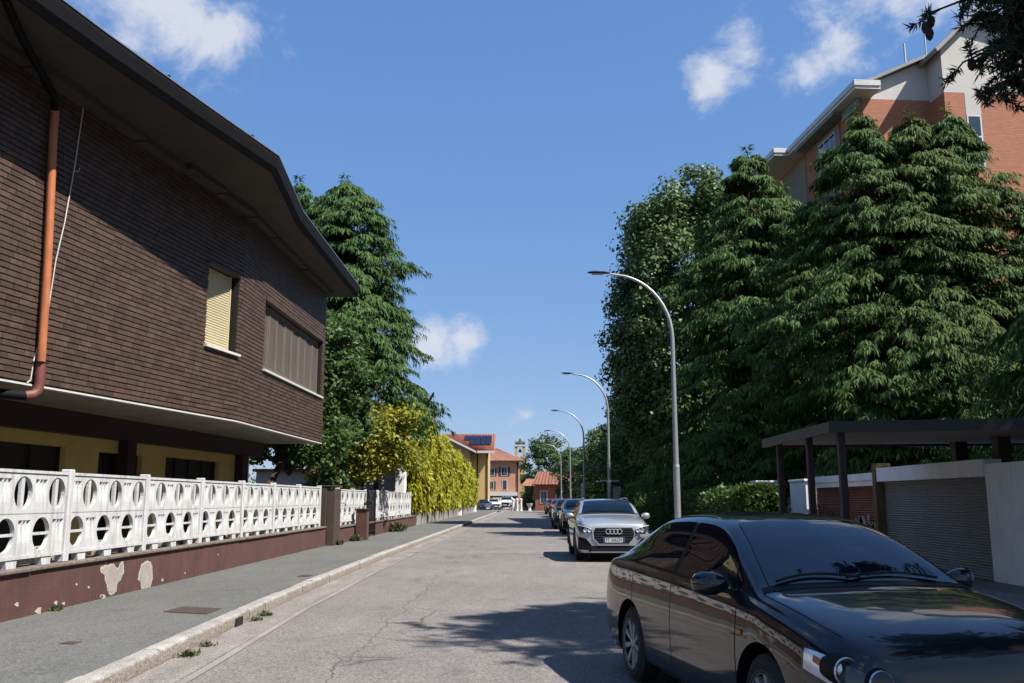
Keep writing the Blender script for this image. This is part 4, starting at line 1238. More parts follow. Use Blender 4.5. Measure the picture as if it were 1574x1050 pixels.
BT = thing('bell_tower', 'slender yellow church bell tower with open belfry behind the salmon house', 'tower', (-1.0, 261, 0), world=True)
mb = MB(); mb.box(-2.5, .4, 260, 262.9, 0, 12.9); mb.build('shaft', M['yel'], BT)
mb = MB(); mb.box(-2.7, .6, 259.8, 263.1, 12.901, 13.3); mb.box(-2.7, .6, 259.8, 263.1, 16.2, 16.7); mb.build('cornice', M['wtrim'], BT)
mb = MB()
for x0, x1 in ((-2.5, -1.75), (-.35, .4)):
    for y0, y1 in ((260, 260.7), (261.9, 262.6)): mb.box(x0, x1, y0, y1, 13.301, 16.199)
mb.build('belfry_pier', M['yel'], BT)
mb = MB(); mb.lathe([(.05, 15.6), (.25, 15.5), (.38, 15.0), (.55, 14.6)], 14, c=(-1, 261.3, 0)); mb.build('bell', M['iron'], BT)
mb = MB(); mb.lathe([(1.5, 16.701), (1.45, 17.1), (1.0, 17.5), (.4, 17.9), (.1, 18.6)], 8, c=(-1, 261.3, 0))
for x in (-2.3, .1):
    for y in (260.1, 262.4): mb.lathe([(.22, 16.702), (.26, 17.0), (.1, 17.5), (.02, 17.9)], 8, c=(x + .1, y + .1, 0))
mb.build('crown', M['soffit_dark'], BT)

RH = thing('red_house', 'low brick red house with tiled roof at the far right', 'house', (5, 123, 0), world=True)
mb = MB(); mb.box(1.5, 9, 120, 128, 0, 3.6); mb.build('wall', M['red_render'], RH)
M['roof_dark'] = pm('old_tile_dark', (.27, .10, .065), .85, .3, 3, isl=.2)
tiles_roof('roof', [(1.2, 119.3, 3.35), (9.4, 119.3, 3.35), (8.4, 124, 5.1), (2.0, 124, 5.1)], 18, 1, M['roof_dark'], RH)
tiles_roof('roof_hip', [(1.2, 128.7, 3.35), (1.2, 119.3, 3.35), (2.0, 124, 5.1), (2.0, 124.02, 5.1)], 12, 1, M['roof_pale'], RH)
window(RH, 2.2, 3.0, 1.0, 2.5, 120); window(RH, 4.2, 5.0, 1.0, 2.5, 120)
mb = MB(); mb.box(1.46, 1.499, 121, 122.2, 0, 2.2); mb.build('door', M['dark_open'], RH)
LH = thing('tiled_shed', 'low open shed with tiled roof left of the red house', 'shed', (-.5, 131, 0), world=True)
tiles_roof('roof', [(-.3, 128.5, 3.3), (2.2, 128.5, 3.3), (2.2, 132, 4.3), (.4, 132, 4.3)], 10, 1, M['roof_pale'], LH)
mb = MB(); mb.box(.2, 2.2, 131, 132, 0, 3.3); mb.build('wall', M['brown_paint'], LH)
mb = MB(); mb.tube([(.1, 129, 0), (.1, 129, 3.4)], .08, 6); mb.build('post', M['wtrim'], LH)
for k, (x, y, lb) in enumerate(((-1.35, 116, 'white bollard at the junction, leftmost of the three'), (-.85, 117.5, 'white bollard at the junction, middle of the three'), (-.35, 115.5, 'white bollard at the junction, rightmost of the three'))):
    b_ = thing('bollard', lb, 'bollard', (x, y, 0), 0, 'bollards at the junction')
    mb = MB(); mb.lathe([(.22, 0), (.22, .12), (.16, .16), (.15, 1.25)], 12); mb.build('shaft', M['wtrim'], b_, smooth=40)
    mb = MB(); mb.lathe([(.15, 1.251), (.2, 1.35), (.16, 1.5), (.03, 1.58)], 12); mb.build('cap', M['wtrim'], b_, smooth=40)
t = thing('stone_planter', 'pale stone planter on a pedestal in front of the shed', 'planter', (.75, 118, 0))
mb = MB(); mb.lathe([(.25, 0), (.2, .1), (.15, .45), (.3, .6), (.42, .95), (.36, .95), (.3, .75)], 14); mb.build('bowl', M['wtrim'], t, smooth=40)
t = thing('low_wall', 'low whitewashed wall in front of the salmon house', 'wall', (-4.5, 140, 0), world=True)
mb = MB(); mb.box(-7.2, -3.6, 140, 140.25, 0, 1.5); mb.build('wall_body', M['red_render'], t)
mb = MB(); mb.box(-4.9, -1.9, 145.0, 145.3, 0, 1.7); mb.build('white_panel', M['wtrim'], t)
# construction crane far behind
t = thing('construction_crane', 'thin dark construction crane rising far behind the left trees', 'crane', (-27, 240, 0))
mb = MB()
for dx in (-.5, .5):
    for dy in (-.5, .5): mb.tube([(dx, dy, 0), (dx, dy, 24)], .12, 5)
for k in range(12): mb.tube([(-.5, -.5, k * 2), (.5, -.5, k * 2 + 2)], .07, 4); mb.tube([(.5, .5, k * 2), (-.5, .5, k * 2 + 2)], .07, 4)
mb.build('mast', M['gutter_metal'], t)
mb = MB(); mb.tube([(0, 0, 23), (3.2, 0, 29.0)], .28, 6); mb.tube([(0, 0, 24), (3.2, 0, 29.4)], .18, 6); mb.build('jib', M['gutter_metal'], t)
mb = MB(); mb.tube([(3.2, 0, 29.1), (3.2, 0, 14)], .06, 4); mb.build('hoist_cable', M['gutter_metal'], t)

# ================================================================== SHEDS BEHIND THE FARTHER FENCE
t = thing('white_shed', 'small white shed with tiled edge behind the tall brown gate pillar', 'shed', (-8.2, 37, .12), world=True)
mb = MB(); mb.box(-10.5, -6.95, 36, 38.8, .1, 2.55); mb.build('wall', M['apt_white'], t)
mb = MB(); mb.box(-10.6, -6.85, 35.8, 38.9, 2.552, 2.66); mb.build('roof', M['red_render'], t)
t = thing('grey_garage', 'garage with grey roller door in the hedge shade behind the farther fence', 'garage', (-8, 49, .12), world=True)
mb = MB(); mb.box(-9.2, -8.32, 46.6, 51, .1, 4.2); mb.box(-6.5, -6.05, 46.6, 47.5, .1, 4.2); mb.box(-8.319, -6.501, 46.8, 51, 3.6, 4.2); mb.build('wall', M['grey_white'], t)
mb = MB(); mb.box(-8.319, -6.501, 47.0, 47.05, .1, 3.6); dd = mb.build('roller_door', M['shutter_grey'], t)
for i in range(20):
    mb = MB(); z = .12 + i * .174; mb.hexa([(-8.31, 46.93, z), (-6.51, 46.93, z), (-6.51, 46.998, z), (-8.31, 46.998, z), (-8.31, 46.97, z + .16), (-6.51, 46.97, z + .16), (-6.51, 46.998, z + .16), (-8.31, 46.998, z + .16)])
    mb.build('slat', M['shutter_grey'], dd)
# ================================================================== VEGETATION
M['bark'] = pm('bark', (.07, .05, .038), .9, .35, 6, bump=.8, bscale=20, stretch=(1, 1, .25))
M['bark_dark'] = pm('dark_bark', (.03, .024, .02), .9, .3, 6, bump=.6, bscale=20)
M['cedar'] = leafmat('cedar_needles', (.060, .108, .029), isl=.4, trans=.15, hue=.02, rough=.7, spec=.15)
M['cedar2'] = leafmat('cedar_needles_deep', (.050, .098, .028), isl=.4, trans=.15, hue=.02, rough=.7, spec=.15)
M['cedar3'] = leafmat('cedar_needles_olive', (.070, .104, .027), isl=.4, trans=.15, hue=.02, rough=.7, spec=.15)
M['broad'] = leafmat('plane_leaf', (.070, .118, .033), isl=.4, trans=.22, hue=.012, rough=.5, spec=.35)
M['broad2'] = leafmat('lime_leaf', (.05, .095, .022), isl=.35, trans=.3, hue=.012)
M['yellowleaf'] = leafmat('golden_leaf', (.20, .215, .024), isl=.4, trans=.35, hue=.02)
M['ivy'] = leafmat('golden_ivy', (.27, .275, .022), isl=.45, trans=.35, hue=.018)
M['hedge'] = leafmat('hedge_leaf', (.042, .085, .016), isl=.4, trans=.3, hue=.015)
M['pine'] = leafmat('pine_needle', (.022, .034, .016), isl=.35, trans=.06, hue=.01)


def unit(a): return a / np.maximum(np.linalg.norm(a, axis=1, keepdims=True), 1e-6)


def diamonds(c, d, s, Lg, W, k=.45, droop=None):
    """leaf quads: base c, direction d, side s"""
    mid = c + d * Lg[:, None] * k
    tip = c + d * Lg[:, None]
    if droop is not None: tip = tip + np.stack([np.zeros(len(c)), np.zeros(len(c)), -droop], 1)
    V = np.stack([c, mid + s * W[:, None], tip, mid - s * W[:, None]], 1).reshape(-1, 3)
    return V, np.arange(len(V)).reshape(-1, 4)


def conifer(name, label, loc, H, R, base, nb, nc, ns, seed, mat, prof, group=None, size=1.0, lean=(0, 0)):
    """trunk with limbs; every limb carries arching fans fringed with hanging needle strands"""
    r = np.random.default_rng(seed)
    root = thing(name, label, 'tree', loc, 0, group)
    mb = MB()
    mb.tube([(0, 0, -.1), (.05, 0, H * .3), (lean[0] * .5, lean[1] * .5, H * .7), (lean[0], lean[1], H * .97)], [H * .022, H * .017, H * .009, .02], 9)
    tb = r.beta(1.0, 1.08, nb); hz = base + (H - base) * tb
    az = np.arange(nb) * 2.399963 + r.normal(0, .3, nb)
    lob = 1 + .17 * np.sin(az * 2 + hz * .9 + seed) + .14 * np.sin(az * 3 - hz * 1.7 + seed * 2)
    Rb = R * np.array([prof(t) for t in tb]) * r.uniform(.72, 1.05, nb) * lob
    for i in range(0, nb, max(1, nb // 70)):
        dx, dy = math.cos(az[i]), math.sin(az[i]); L = Rb[i]
        mb.tube([(0, 0, hz[i] - L * .10), (dx * L * .5, dy * L * .5, hz[i] + L * .02), (dx * L * .9, dy * L * .9, hz[i] - L * .12)], [.05, .03, .01], 5)
    mb.build('trunk', M['bark_dark'], root)
    n1_ = nb * nc; bi = np.repeat(np.arange(nb), nc)
    s = r.beta(2.4, 1.0, n1_); L = Rb[bi]
    ca_, sa_ = np.cos(az[bi]), np.sin(az[bi])
    w = r.normal(0, .5, n1_) * (.10 + .22 * L) * (1.2 - s * .8)
    cx_ = ca_ * L * s - sa_ * w; cy_ = sa_ * L * s + ca_ * w
    cz_ = hz[bi] + L * (.05 * s - .26 * s ** 3) - .30 * np.abs(w) + r.normal(0, .05, n1_) * size
    ang = az[bi] + np.sign(w) * r.uniform(0, .9, n1_) * np.minimum(1, np.abs(w) / .25) + r.normal(0, .35, n1_)
    al = r.uniform(.35, .85, n1_) * size * (.55 + .45 * np.minimum(1, L / 1.6))
    # strands on every fan
    n = n1_ * ns; fi = np.repeat(np.arange(n1_), ns)
    q = r.uniform(0, 1, n) ** .8; ea, es = np.cos(ang[fi]), np.sin(ang[fi]); A_ = al[fi]
    lat = r.normal(0, .16, n) * A_ * (1.1 - q * .6)
    x = cx_[fi] + ea * A_ * q - es * lat; y = cy_[fi] + es * A_ * q + ea * lat
    z = cz_[fi] + A_ * (.10 * q - .42 * q ** 2) - np.abs(lat) * .5 + r.normal(0, .012, n)
    hf = np.clip((z - base) / (H - base), 0, 1); x += lean[0] * hf; y += lean[1] * hf
    d = unit(np.stack([ea * r.uniform(.1, .8, n) - es * np.sign(lat) * .35, es * r.uniform(.1, .8, n) + ea * np.sign(lat) * .35, -r.uniform(.45, 1.2, n)], 1) + r.normal(0, .16, (n, 3)))
    sd_ = unit(np.cross(d, np.stack([ea, es, np.full(n, .5)], 1) + r.normal(0, .5, (n, 3))))
    Lg = r.uniform(.10, .30, n) * size; W = r.uniform(.016, .032, n) * size
    V, F = diamonds(np.stack([x, y, z], 1), d, sd_, Lg, W, .4, droop=Lg * .2)
    m_ = 200
    zz = r.uniform(H * .92, H * 1.03, m_); a2 = r.uniform(0, 6.28, m_)
    c2 = np.stack([lean[0] + np.cos(a2) * .05, lean[1] + np.sin(a2) * .05, zz], 1)
    d2v = unit(np.stack([np.cos(a2), np.sin(a2), r.uniform(-.8, .3, m_)], 1)); s2 = unit(np.cross(d2v, np.array([0, 0, 1.0]) + r.normal(0, .3, (m_, 3))))
    V2, F2_ = diamonds(c2, d2v, s2, r.uniform(.12, .35, m_) * size, r.uniform(.02, .03, m_) * size)
    np_mesh('crown', np.concatenate([V, V2]), np.concatenate([F, F2_ + len(V)]), mat, root)
    return root


def broadleaf(name, label, loc, centre, radii, nclump, per, seed, mat, leaf=.16, trunk_h=None, group=None, clump=.55, cat='tree', shell=.55, wob=.25, trunk_r=.16, up=.3, boxy=1.0):
    r = np.random.default_rng(seed)
    root = thing(name, label, cat, loc, 0, group)
    c = np.array(centre); R = np.array(radii)
    dirs = unit(r.normal(0, 1, (nclump, 3)))
    # lumpy outline
    lump = 1 + wob * np.sin(dirs[:, 0] * 5.1 + seed) * np.cos(dirs[:, 2] * 4.3 + seed * 2) + wob * .6 * np.sin(dirs[:, 1] * 8 + dirs[:, 2] * 7 + seed)
    rr = (shell + (1 - shell) * r.uniform(0, 1, nclump) ** .6) * lump
    if boxy != 1.0: dirs = np.sign(dirs) * np.abs(dirs) ** boxy
    cc = c + dirs * rr[:, None] * R
    mb = MB()
    th = trunk_h or c[2]
    mb.tube([(0, 0, -.1), (c[0] * .3, c[1] * .3, th * .5), (c[0] * .8, c[1] * .8, th)], [trunk_r, trunk_r * .8, trunk_r * .5], 9)
    for i in range(0, nclump, max(1, nclump // 26)):
        p = cc[i]; q = Vector((c[0] * .8, c[1] * .8, min(th, p[2] * .8)))
        mid = q.lerp(Vector(p), .55) + Vector((0, 0, .15))
        mb.tube([q, mid, p], [trunk_r * .35, trunk_r * .2, .015], 5)
    mb.build('trunk' if cat != 'shrub' else 'stem', M['bark'], root)
    n = nclump * per
    ci = np.repeat(np.arange(nclump), per)
    cs = clump * r.uniform(.7, 1.3, nclump)
    off = unit(r.normal(0, 1, (n, 3))) * (r.uniform(0, 1, n) ** .5)[:, None] * cs[ci][:, None] * np.array([1, 1, .75])
    pos = cc[ci] + off
    nrm = unit(off + dirs[ci] * .25 + np.array([0, 0, up]) + r.normal(0, .45, (n, 3)))
    d = unit(np.cross(nrm, r.normal(0, 1, (n, 3)))); s = np.cross(nrm, d)
    Lg = r.uniform(.6, 1.25, n) * leaf
    V, F = diamonds(pos, d, s, Lg, Lg * .36, .5)
    np_mesh('crown' if cat != 'shrub' else 'foliage', V, F, mat, root)
    return root

dome = lambda t: max(.02, (1 - t ** 2.3)) ** .6 * (.9 + .1 * (1 - t)) * (.72 + .28 * min(1, t / .2))
cone = lambda t: max(.05, (1 - t) ** .75) * (.82 + .18 * math.cos(t * 9))
fat = lambda t: max(.04, (1 - t ** 2.1)) ** .8

# left: big cedar behind the house
conifer('cedar_tree', 'big domed cedar rising behind the brown house', (-8.2, 40, .1), 15.7, 3.85, 4.4, 400, 9, 29, 21, M['cedar2'], dome, size=1.25)
conifer('cedar_tree', 'narrow cedar top just showing over the eave of the brown house', (-10.6, 41, .1), 16.0, 2.6, 6.0, 200, 8, 26, 22, M['cedar2'], dome, size=1.2)
broadleaf('leafy_tree', 'light green leafy tree against the end wall of the brown house', (-7.2, 33, .1), (0, 0, 5.6), (1.6, 1.6, 2.6), 150, 130, 5, M['broad2'], leaf=.17, clump=.5)
broadleaf('golden_tree', 'yellowish bushy tree between the cedar and the ivy hedge', (-6.9, 37.2, .1), (0, 0, 3.75), (2.5, 1.6, 1.75), 240, 120, 6, M['yellowleaf'], leaf=.17, clump=.5)
broadleaf('leafy_tree', 'dark green spreading tree overhanging the grey garage door', (-7.2, 44.5, .1), (.2, 0, 4.3), (2.0, 1.6, 1.5), 170, 110, 7, M['broad2'], leaf=.18, clump=.5)
broadleaf('garden_shrub', 'round green shrub in front of the white shed', (-7.0, 33.6, .12), (0, 0, 1.75), (.75, .7, .85), 60, 110, 8, M['hedge'], leaf=.13, clump=.3, cat='shrub', trunk_r=.05)
broadleaf('leafy_tree', 'leaning dark trunked tree under the overhang end of the brown house', (-8.6, 28.8, .12), (1.2, 1.2, 3.3), (1.5, 1.2, .9), 70, 100, 9, M['broad2'], leaf=.16, clump=.45, trunk_h=3.0, trunk_r=.18)
# bare branches
t = thing('bare_tree', 'leafless dark branches sticking out in front of the cedar', 'tree', (-8.0, 34.5, .12))
mb = MB(); rt = random.Random(3)
mb.tube([(0, 0, 0), (.5, 0, 2.0), (1.0, .1, 3.6), (1.8, .2, 5.0)], [.13, .11, .09, .05], 7)
mb.build('trunk', M['bark_dark'], t)
mb = MB()
for k in range(26):
    u = rt.uniform(.35, 1); p = Vector((1.0, .1, 3.6)).lerp(Vector((1.8, .2, 5.0)), u)
    a = rt.uniform(-.5, 3.4); l = rt.uniform(.5, 1.3)
    q = p + Vector((math.cos(a) * l, rt.uniform(-.4, .4), math.sin(a) * l * .8)); m2 = p.lerp(q, .5) + Vector((0, 0, .08))
    mb.tube([p, m2, q], [.022, .015, .006], 5)
    for j in range(4):
        q2 = m2.lerp(q, rt.uniform(0, 1)); a2 = a + rt.uniform(-1, 1); l2 = rt.uniform(.2, .5)
        mb.tube([q2, q2 + Vector((math.cos(a2) * l2, rt.uniform(-.2, .2), math.sin(a2) * l2))], [.01, .004], 4)
mb.build('twigs', M['bark_dark'], t)

# golden ivy over a wall
IV = thing('ivy_hedge', 'tall golden green ivy hedge hanging over the garden wall', 'hedge', (-6, 70, .12), world=True)
mb = MB(); mb.add([(-6.3, 48.2, .05), (-5.62, 48.2, .05), (-5.2, 96, .05), (-5.9, 96, .05), (-6.3, 48.2, .75), (-5.62, 48.2, .75), (-5.2, 96, .75), (-5.9, 96, .75)],
                  [(3, 2, 1, 0), (4, 5, 6, 7), (0, 1, 5, 4), (1, 2, 6, 5), (2, 3, 7, 6), (3, 0, 4, 7)])
mb.build('garden_wall', M['soffit'], IV)
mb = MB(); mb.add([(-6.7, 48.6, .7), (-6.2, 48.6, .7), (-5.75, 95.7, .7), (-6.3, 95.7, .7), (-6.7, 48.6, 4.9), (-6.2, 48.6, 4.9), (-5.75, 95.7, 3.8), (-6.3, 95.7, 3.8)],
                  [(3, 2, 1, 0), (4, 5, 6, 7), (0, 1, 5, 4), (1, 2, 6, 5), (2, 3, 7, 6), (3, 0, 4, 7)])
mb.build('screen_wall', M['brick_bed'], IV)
r = np.random.default_rng(31)
n = 78000
yy = 48.0 + 48 * r.uniform(0, 1, n) ** 1.35
fx = -5.62 + (yy - 48) * .0087
bul = .28 * np.sin(yy * 1.9) + .2 * np.sin(yy * 4.7 + 1) + .12 * np.sin(yy * 9.1)
top = 5.45 - 1.25 * np.clip((yy - 50) / 45, 0, 1) + 1.0 * np.exp(-np.clip(yy - 48, 0, None) / 14) + .35 * np.sin(yy * .5) + .22 * np.sin(yy * 1.7 + 2) + .15 * np.sin(yy * 5.1)
low = .75 + .35 * np.abs(np.sin(yy * 2.3)) + .3 * np.abs(np.sin(yy * 5.9))
zf = r.uniform(0, 1, n)
zz = low + (top - low) * zf
rel = (zz - low) / (top - low)
xx = fx + bul * .5 + .28 * np.sin(zz * 2.1 + yy * 1.3) * .5 - np.clip(rel - .8, 0, 1) * 3.2 * r.uniform(.2, 1, n) + r.normal(0, .09, n) + .1
cap = r.uniform(0, 1, n) < .16       # the top and the end that faces the street corner
xx = np.where(cap, fx - r.uniform(0, 1.6, n), xx); zz = np.where(cap, top + r.normal(0, .12, n) + .1, zz)
endf = r.uniform(0, 1, n) < .10
yy = np.where(endf & ~cap, 47.7 + r.normal(0, .12, n) + .2 * np.sin(zz * 3), yy); xx = np.where(endf & ~cap, -5.55 - r.uniform(0, 2.1, n), xx)
d = unit(np.stack([r.normal(.15, .25, n), r.normal(0, .4, n), -np.abs(r.normal(.8, .35, n))], 1))
s = unit(np.cross(d, np.stack([np.ones(n), r.normal(0, .6, n), r.normal(.3, .4, n)], 1)))
Lg = r.uniform(.16, .42, n); V, F = diamonds(np.stack([xx, yy, zz], 1), d, s, Lg, Lg * .2, .45)
o = np_mesh('ivy_foliage', V, F, M['ivy'], IV); o['kind'] = 'stuff'
t = thing('metal_gate', 'narrow dark metal gate set in the ivy hedge near its far end', 'gate', (-5.2, 78, .12), world=True)
mb = MB(); mb.box(-5.30, -5.22, 77.0, 79.6, .14, 3.0); mb.build('gate_leaf', M['gutter_metal'], t)
mb = MB(); mb.bbox(-5.5, -5.12, 76.2, 76.98, .14, 2.2, .02); mb.build('gate_post', M['grey_white'], t)
mb = MB(); mb.bbox(-5.4, -4.95, 95.9, 96.6, .14, 2.4, .02); tag(mb.build('end_pillar', M['grey_white']), 'white pillar at the far end of the ivy hedge', 'pillar')

# right: hedge
HG = thing('clipped_hedge', 'long dark green clipped hedge along the right pavement', 'hedge', (6, 50, .118), world=True)
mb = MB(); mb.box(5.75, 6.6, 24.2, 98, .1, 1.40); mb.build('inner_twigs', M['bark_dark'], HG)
r = np.random.default_rng(41); n = 46000
yy = 24.0 + 75 * r.uniform(0, 1, n) ** 1.9
side = r.uniform(0, 1, n)
zt = 1.66 + .07 * np.sin(yy * 2.1) + .05 * np.sin(yy * 5.3)
zz = np.where(side < .6, .15 + (zt - .15) * r.uniform(0, 1, n), zt + r.normal(0, .06, n)); xx = np.where(side < .6, 5.68 + r.normal(0, .06, n) + .06 * np.sin(yy * 3 + zz * 4), r.uniform(5.7, 6.7, n))
e_ = side > .93; yy = np.where(e_, 24.0 + r.normal(0, .06, n), yy); zz = np.where(e_, r.uniform(.15, 1.66, n), zz)
d = unit(r.normal(0, 1, (n, 3)) + np.array([-.4, -.1, .5])); s = unit(np.cross(d, r.normal(0, 1, (n, 3))))
Lg = r.uniform(.06, .14, n); V, F = diamonds(np.stack([xx, yy, zz], 1), d, s, Lg, Lg * .32, .5)
o = np_mesh('foliage', V, F, M['hedge'], HG); o['kind'] = 'stuff'

# right: big trees
broadleaf('plane_tree', 'tall dense broadleaf tree left of the conifers', (9.2, 49, .1), (0, 0, 10.4), (4.35, 4.2, 8.9), 980, 105, 51, M['broad'], leaf=.24, clump=.85, trunk_h=8, trunk_r=.3, wob=.07, shell=.6, boxy=.9)
CG = 'drooping conifers behind the garages'
conifer('weeping_cedar', 'drooping conifer directly right of the tall broadleaf tree', (9.4, 36.5, .1), 15.6, 4.3, .9, 400, 9, 27, 61, M['cedar'], fat, CG, size=1.1)
conifer('weeping_cedar', 'drooping conifer before the loggias of the apartment block', (11.2, 37.5, .1), 14.4, 3.6, 1.0, 320, 9, 25, 68, M['cedar2'], fat, CG, size=1.1)
conifer('weeping_cedar', 'tallest drooping conifer, touching the white cornice of the apartment block', (11.6, 30.2, .1), 14.6, 4.0, .9, 380, 9, 29, 62, M['cedar'], fat, CG, size=1.0)
conifer('weeping_cedar', 'drooping conifer in the middle of the clump, behind the canopy', (13.2, 29.6, .1), 14.2, 3.6, .9, 360, 9, 28, 69, M['cedar3'], fat, CG, size=1.0)
conifer('weeping_cedar', 'drooping conifer below the narrow window of the apartment gable', (14.7, 30.0, .1), 14.4, 3.6, 1.0, 360, 9, 29, 63, M['cedar'], fat, CG, size=1.0)
conifer('weeping_cedar', 'lower drooping conifer at the right edge, before the brick wall', (17.0, 29.4, .1), 11.4, 2.9, 1.0, 260, 9, 27, 64, M['cedar2'], cone, CG, size=1.0)
for k, (x_, y_, h_) in enumerate(((12.2, 10.6, 13.5), (14.4, 16.0, 12.5), (15.5, 22.0, 11.0))):  # out-of-view conifers, placed to shade the canopy and garages
    conifer('weeping_cedar', ['broad conifer outside the right edge nearest the camera', 'broad conifer outside the right edge beside the white wall', 'broad conifer outside the right edge behind the garages'][k],
            (x_, y_, .1), h_, 3.7, 1.6, 200, 7, 26, 65 + k * 20, M['cedar'], dome, CG, size=1.55)

# tree row farther up the street on the right
rowlab = ['nearest bushy tree of the far row behind the hedge', 'second bushy tree of the far row behind the hedge', 'third bushy tree of the far row, above the parked cars',
          'fourth bushy tree of the far row, near the far lamp', 'last bushy tree of the far row, beside the red house']
for k, (x, y, h, rr_) in enumerate(((9.0, 62, 10.5, 3.4), (8.8, 71, 9.5, 3.4), (8.6, 81, 8.6, 3.4), (8.2, 92, 7.6, 3.3), (7.2, 104, 6.8, 3.4))):
    broadleaf('street_tree', rowlab[k], (x, y, .1), (0, 0, h * .52), (rr_, rr_, h * .48), 190, 95, 70 + k, M['broad' if k % 2 else 'broad2'], leaf=.26, clump=.7, group='far tree row', trunk_r=.2)
for k, (x, y, h, rr_, lb) in enumerate(((5.5, 200, 15, 6.5, 'dark tree behind the low shed, beside the bell tower'), (12.5, 190, 11, 6, 'dark tree behind the roof of the red house'), (20, 215, 12, 6, 'farthest dark tree right of the junction, behind the far row'))):
    broadleaf('far_tree', lb, (x, y, 0), (0, 0, h * .55), (rr_, rr_, h * .45), 150, 70, 90 + k, M['broad2'], leaf=.5, clump=1.3, group='trees beyond the junction', trunk_r=.3)
broadleaf('junction_shrub', 'dark shrub mass below the low tiled shed', (.6, 124, 0), (0, 0, 1.3), (1.1, 1.2, 1.3), 60, 70, 97, M['broad'], leaf=.2, clump=.4, cat='shrub', trunk_r=.05)

# belt of trees closing the view at the horizon
r = np.random.default_rng(99); nc_ = 700
cx_ = r.uniform(-160, 200, nc_); cyy = r.uniform(290, 340, nc_); top_ = 7.5 + 2.5 * np.sin(cx_ * .13) + 1.6 * np.sin(cx_ * .41 + 1)
cc = np.stack([cx_, cyy, r.uniform(.05, 1, nc_) * top_], 1); ci = np.repeat(np.arange(nc_), 45); n = len(ci)
pos = cc[ci] + r.normal(0, 1.5, (n, 3)); pos[:, 2] = np.abs(pos[:, 2]); d = unit(r.normal(0, 1, (n, 3))); s = unit(np.cross(d, r.normal(0, 1, (n, 3)))); Lg = r.uniform(.6, 1.4, n)
V, F = diamonds(pos, d, s, Lg, Lg * .4, .5)
tag(np_mesh('distant_wood', V, F, M['broad2']), 'dark belt of distant trees closing the horizon', 'trees', kind='stuff')

# pine whose crown reaches into the upper right corner
PX, PY = 10.0, 7.1
PT = thing('pine_tree', 'dark pine whose branches hang into the upper right corner', 'tree', (PX, PY, .1))
mb = MB(); mb.tube([(0, 0, -.1), (.1, 0, 5), (-.2, .2, 9), (-.4, .3, 13.4)], [.26, .22, .16, .04], 12)
rt = random.Random(12); tips, ctips = [], []
for k in range(96):
    h = 6.6 + 6.8 * (k + .5) / 96; a = k * 2.39996 + rt.uniform(-.2, .2)
    L = (4.4 if h < 10 else 4.4 - (h - 10) * .9) * rt.uniform(.75, 1.08)
    p0 = Vector((-.1, .1, h)); dv = Vector((math.cos(a), math.sin(a), 0))
    pts = [p0, p0 + dv * L * .5 + Vector((0, 0, -.05)), p0 + dv * L + Vector((0, 0, -.25 + rt.uniform(-.3, .3)))]
    mb.tube(pts, [.06, .035, .012], 6)
    for j in range(46):
        u = rt.uniform(.2, 1.0)
        q = pts[0].lerp(pts[1], u * 2) if u < .5 else pts[1].lerp(pts[2], u * 2 - 1)
        b = a + rt.choice((-1, 1)) * rt.uniform(.3, 1.3); l = rt.uniform(.2, .85) * (1.15 - u * .5)
        e = q + Vector((math.cos(b) * l, math.sin(b) * l, rt.uniform(-.45, .15)))
        if j % 2 == 0: mb.tube([q, e], [.010, .005], 4)
        tips.append((e, (e - q).normalized())); tips.append((q.lerp(e, .55), (e - q).normalized()))
    tips.append((pts[2], dv))
# the boughs that hang lowest towards the street
for tgt in ((4.30, 9.0, 6.58), (4.62, 9.0, 6.02), (4.85, 9.1, 5.72), (5.0, 9.0, 6.4), (5.2, 9.1, 5.8), (5.5, 9.2, 6.1), (4.85, 9.0, 6.9), (5.3, 8.9, 6.7), (4.6, 8.8, 7.2), (5.05, 9.05, 6.05), (5.35, 9.0, 6.35), (5.6, 9.1, 5.9), (5.15, 8.8, 7.0), (5.5, 8.9, 6.6)) + tuple((rt.uniform(4.75, 5.9), rt.uniform(8.8, 9.6), rt.uniform(5.75, 7.3)) for _ in range(30)):
    e0 = Vector(tgt) - Vector((PX, PY, .1)); p0 = Vector((-.1, .1, 7.4)); mid = p0.lerp(e0, .5) + Vector((0, 0, .3))
    mb.tube([p0, mid, e0], [.05, .03, .010], 6)
    for j in range(44):
        u = rt.uniform(.45, 1.0); q = mid.lerp(e0, (u - .35) / .65); b = rt.uniform(0, 6.28); l = rt.uniform(.05, .34)
        e = q + Vector((math.cos(b) * l, math.sin(b) * l, rt.uniform(-.28, .12)))
        mb.tube([q, e], [.009, .005], 4); ctips.append((e, (e - q).normalized()))
        ctips.append((q.lerp(e, .6), (e - q).normalized()))
mb.build('trunk', M['bark_dark'], PT)
r = np.random.default_rng(77); Vs, Fs, nv_ = [], [], 0
for tl, per, wd, (l0, l1) in ((tips, 9, .024, (.12, .24)), (ctips, 25, .0095, (.06, .14))):
    nt = len(tl); tp = np.array([list(t_[0]) for t_ in tl]); td = np.array([list(t_[1]) for t_ in tl])
    ti = np.repeat(np.arange(nt), per); n = nt * per
    c = tp[ti] - td[ti] * r.uniform(0, .14, n)[:, None]
    d = unit(td[ti] * .55 + r.normal(0, .62, (n, 3)) + np.array([0, 0, .05])); s = unit(np.cross(d, r.normal(0, 1, (n, 3))))
    V, F = diamonds(c, d, s, r.uniform(l0, l1, n), np.full(n, wd), .35)
    Vs.append(V); Fs.append(F + nv_); nv_ += len(V)
np_mesh('crown', np.concatenate(Vs), np.concatenate(Fs), M['pine'], PT)
P2 = thing('pine_tree', 'second pine outside the frame that shades the black car', 'tree', (9.9, 2.3, .1))
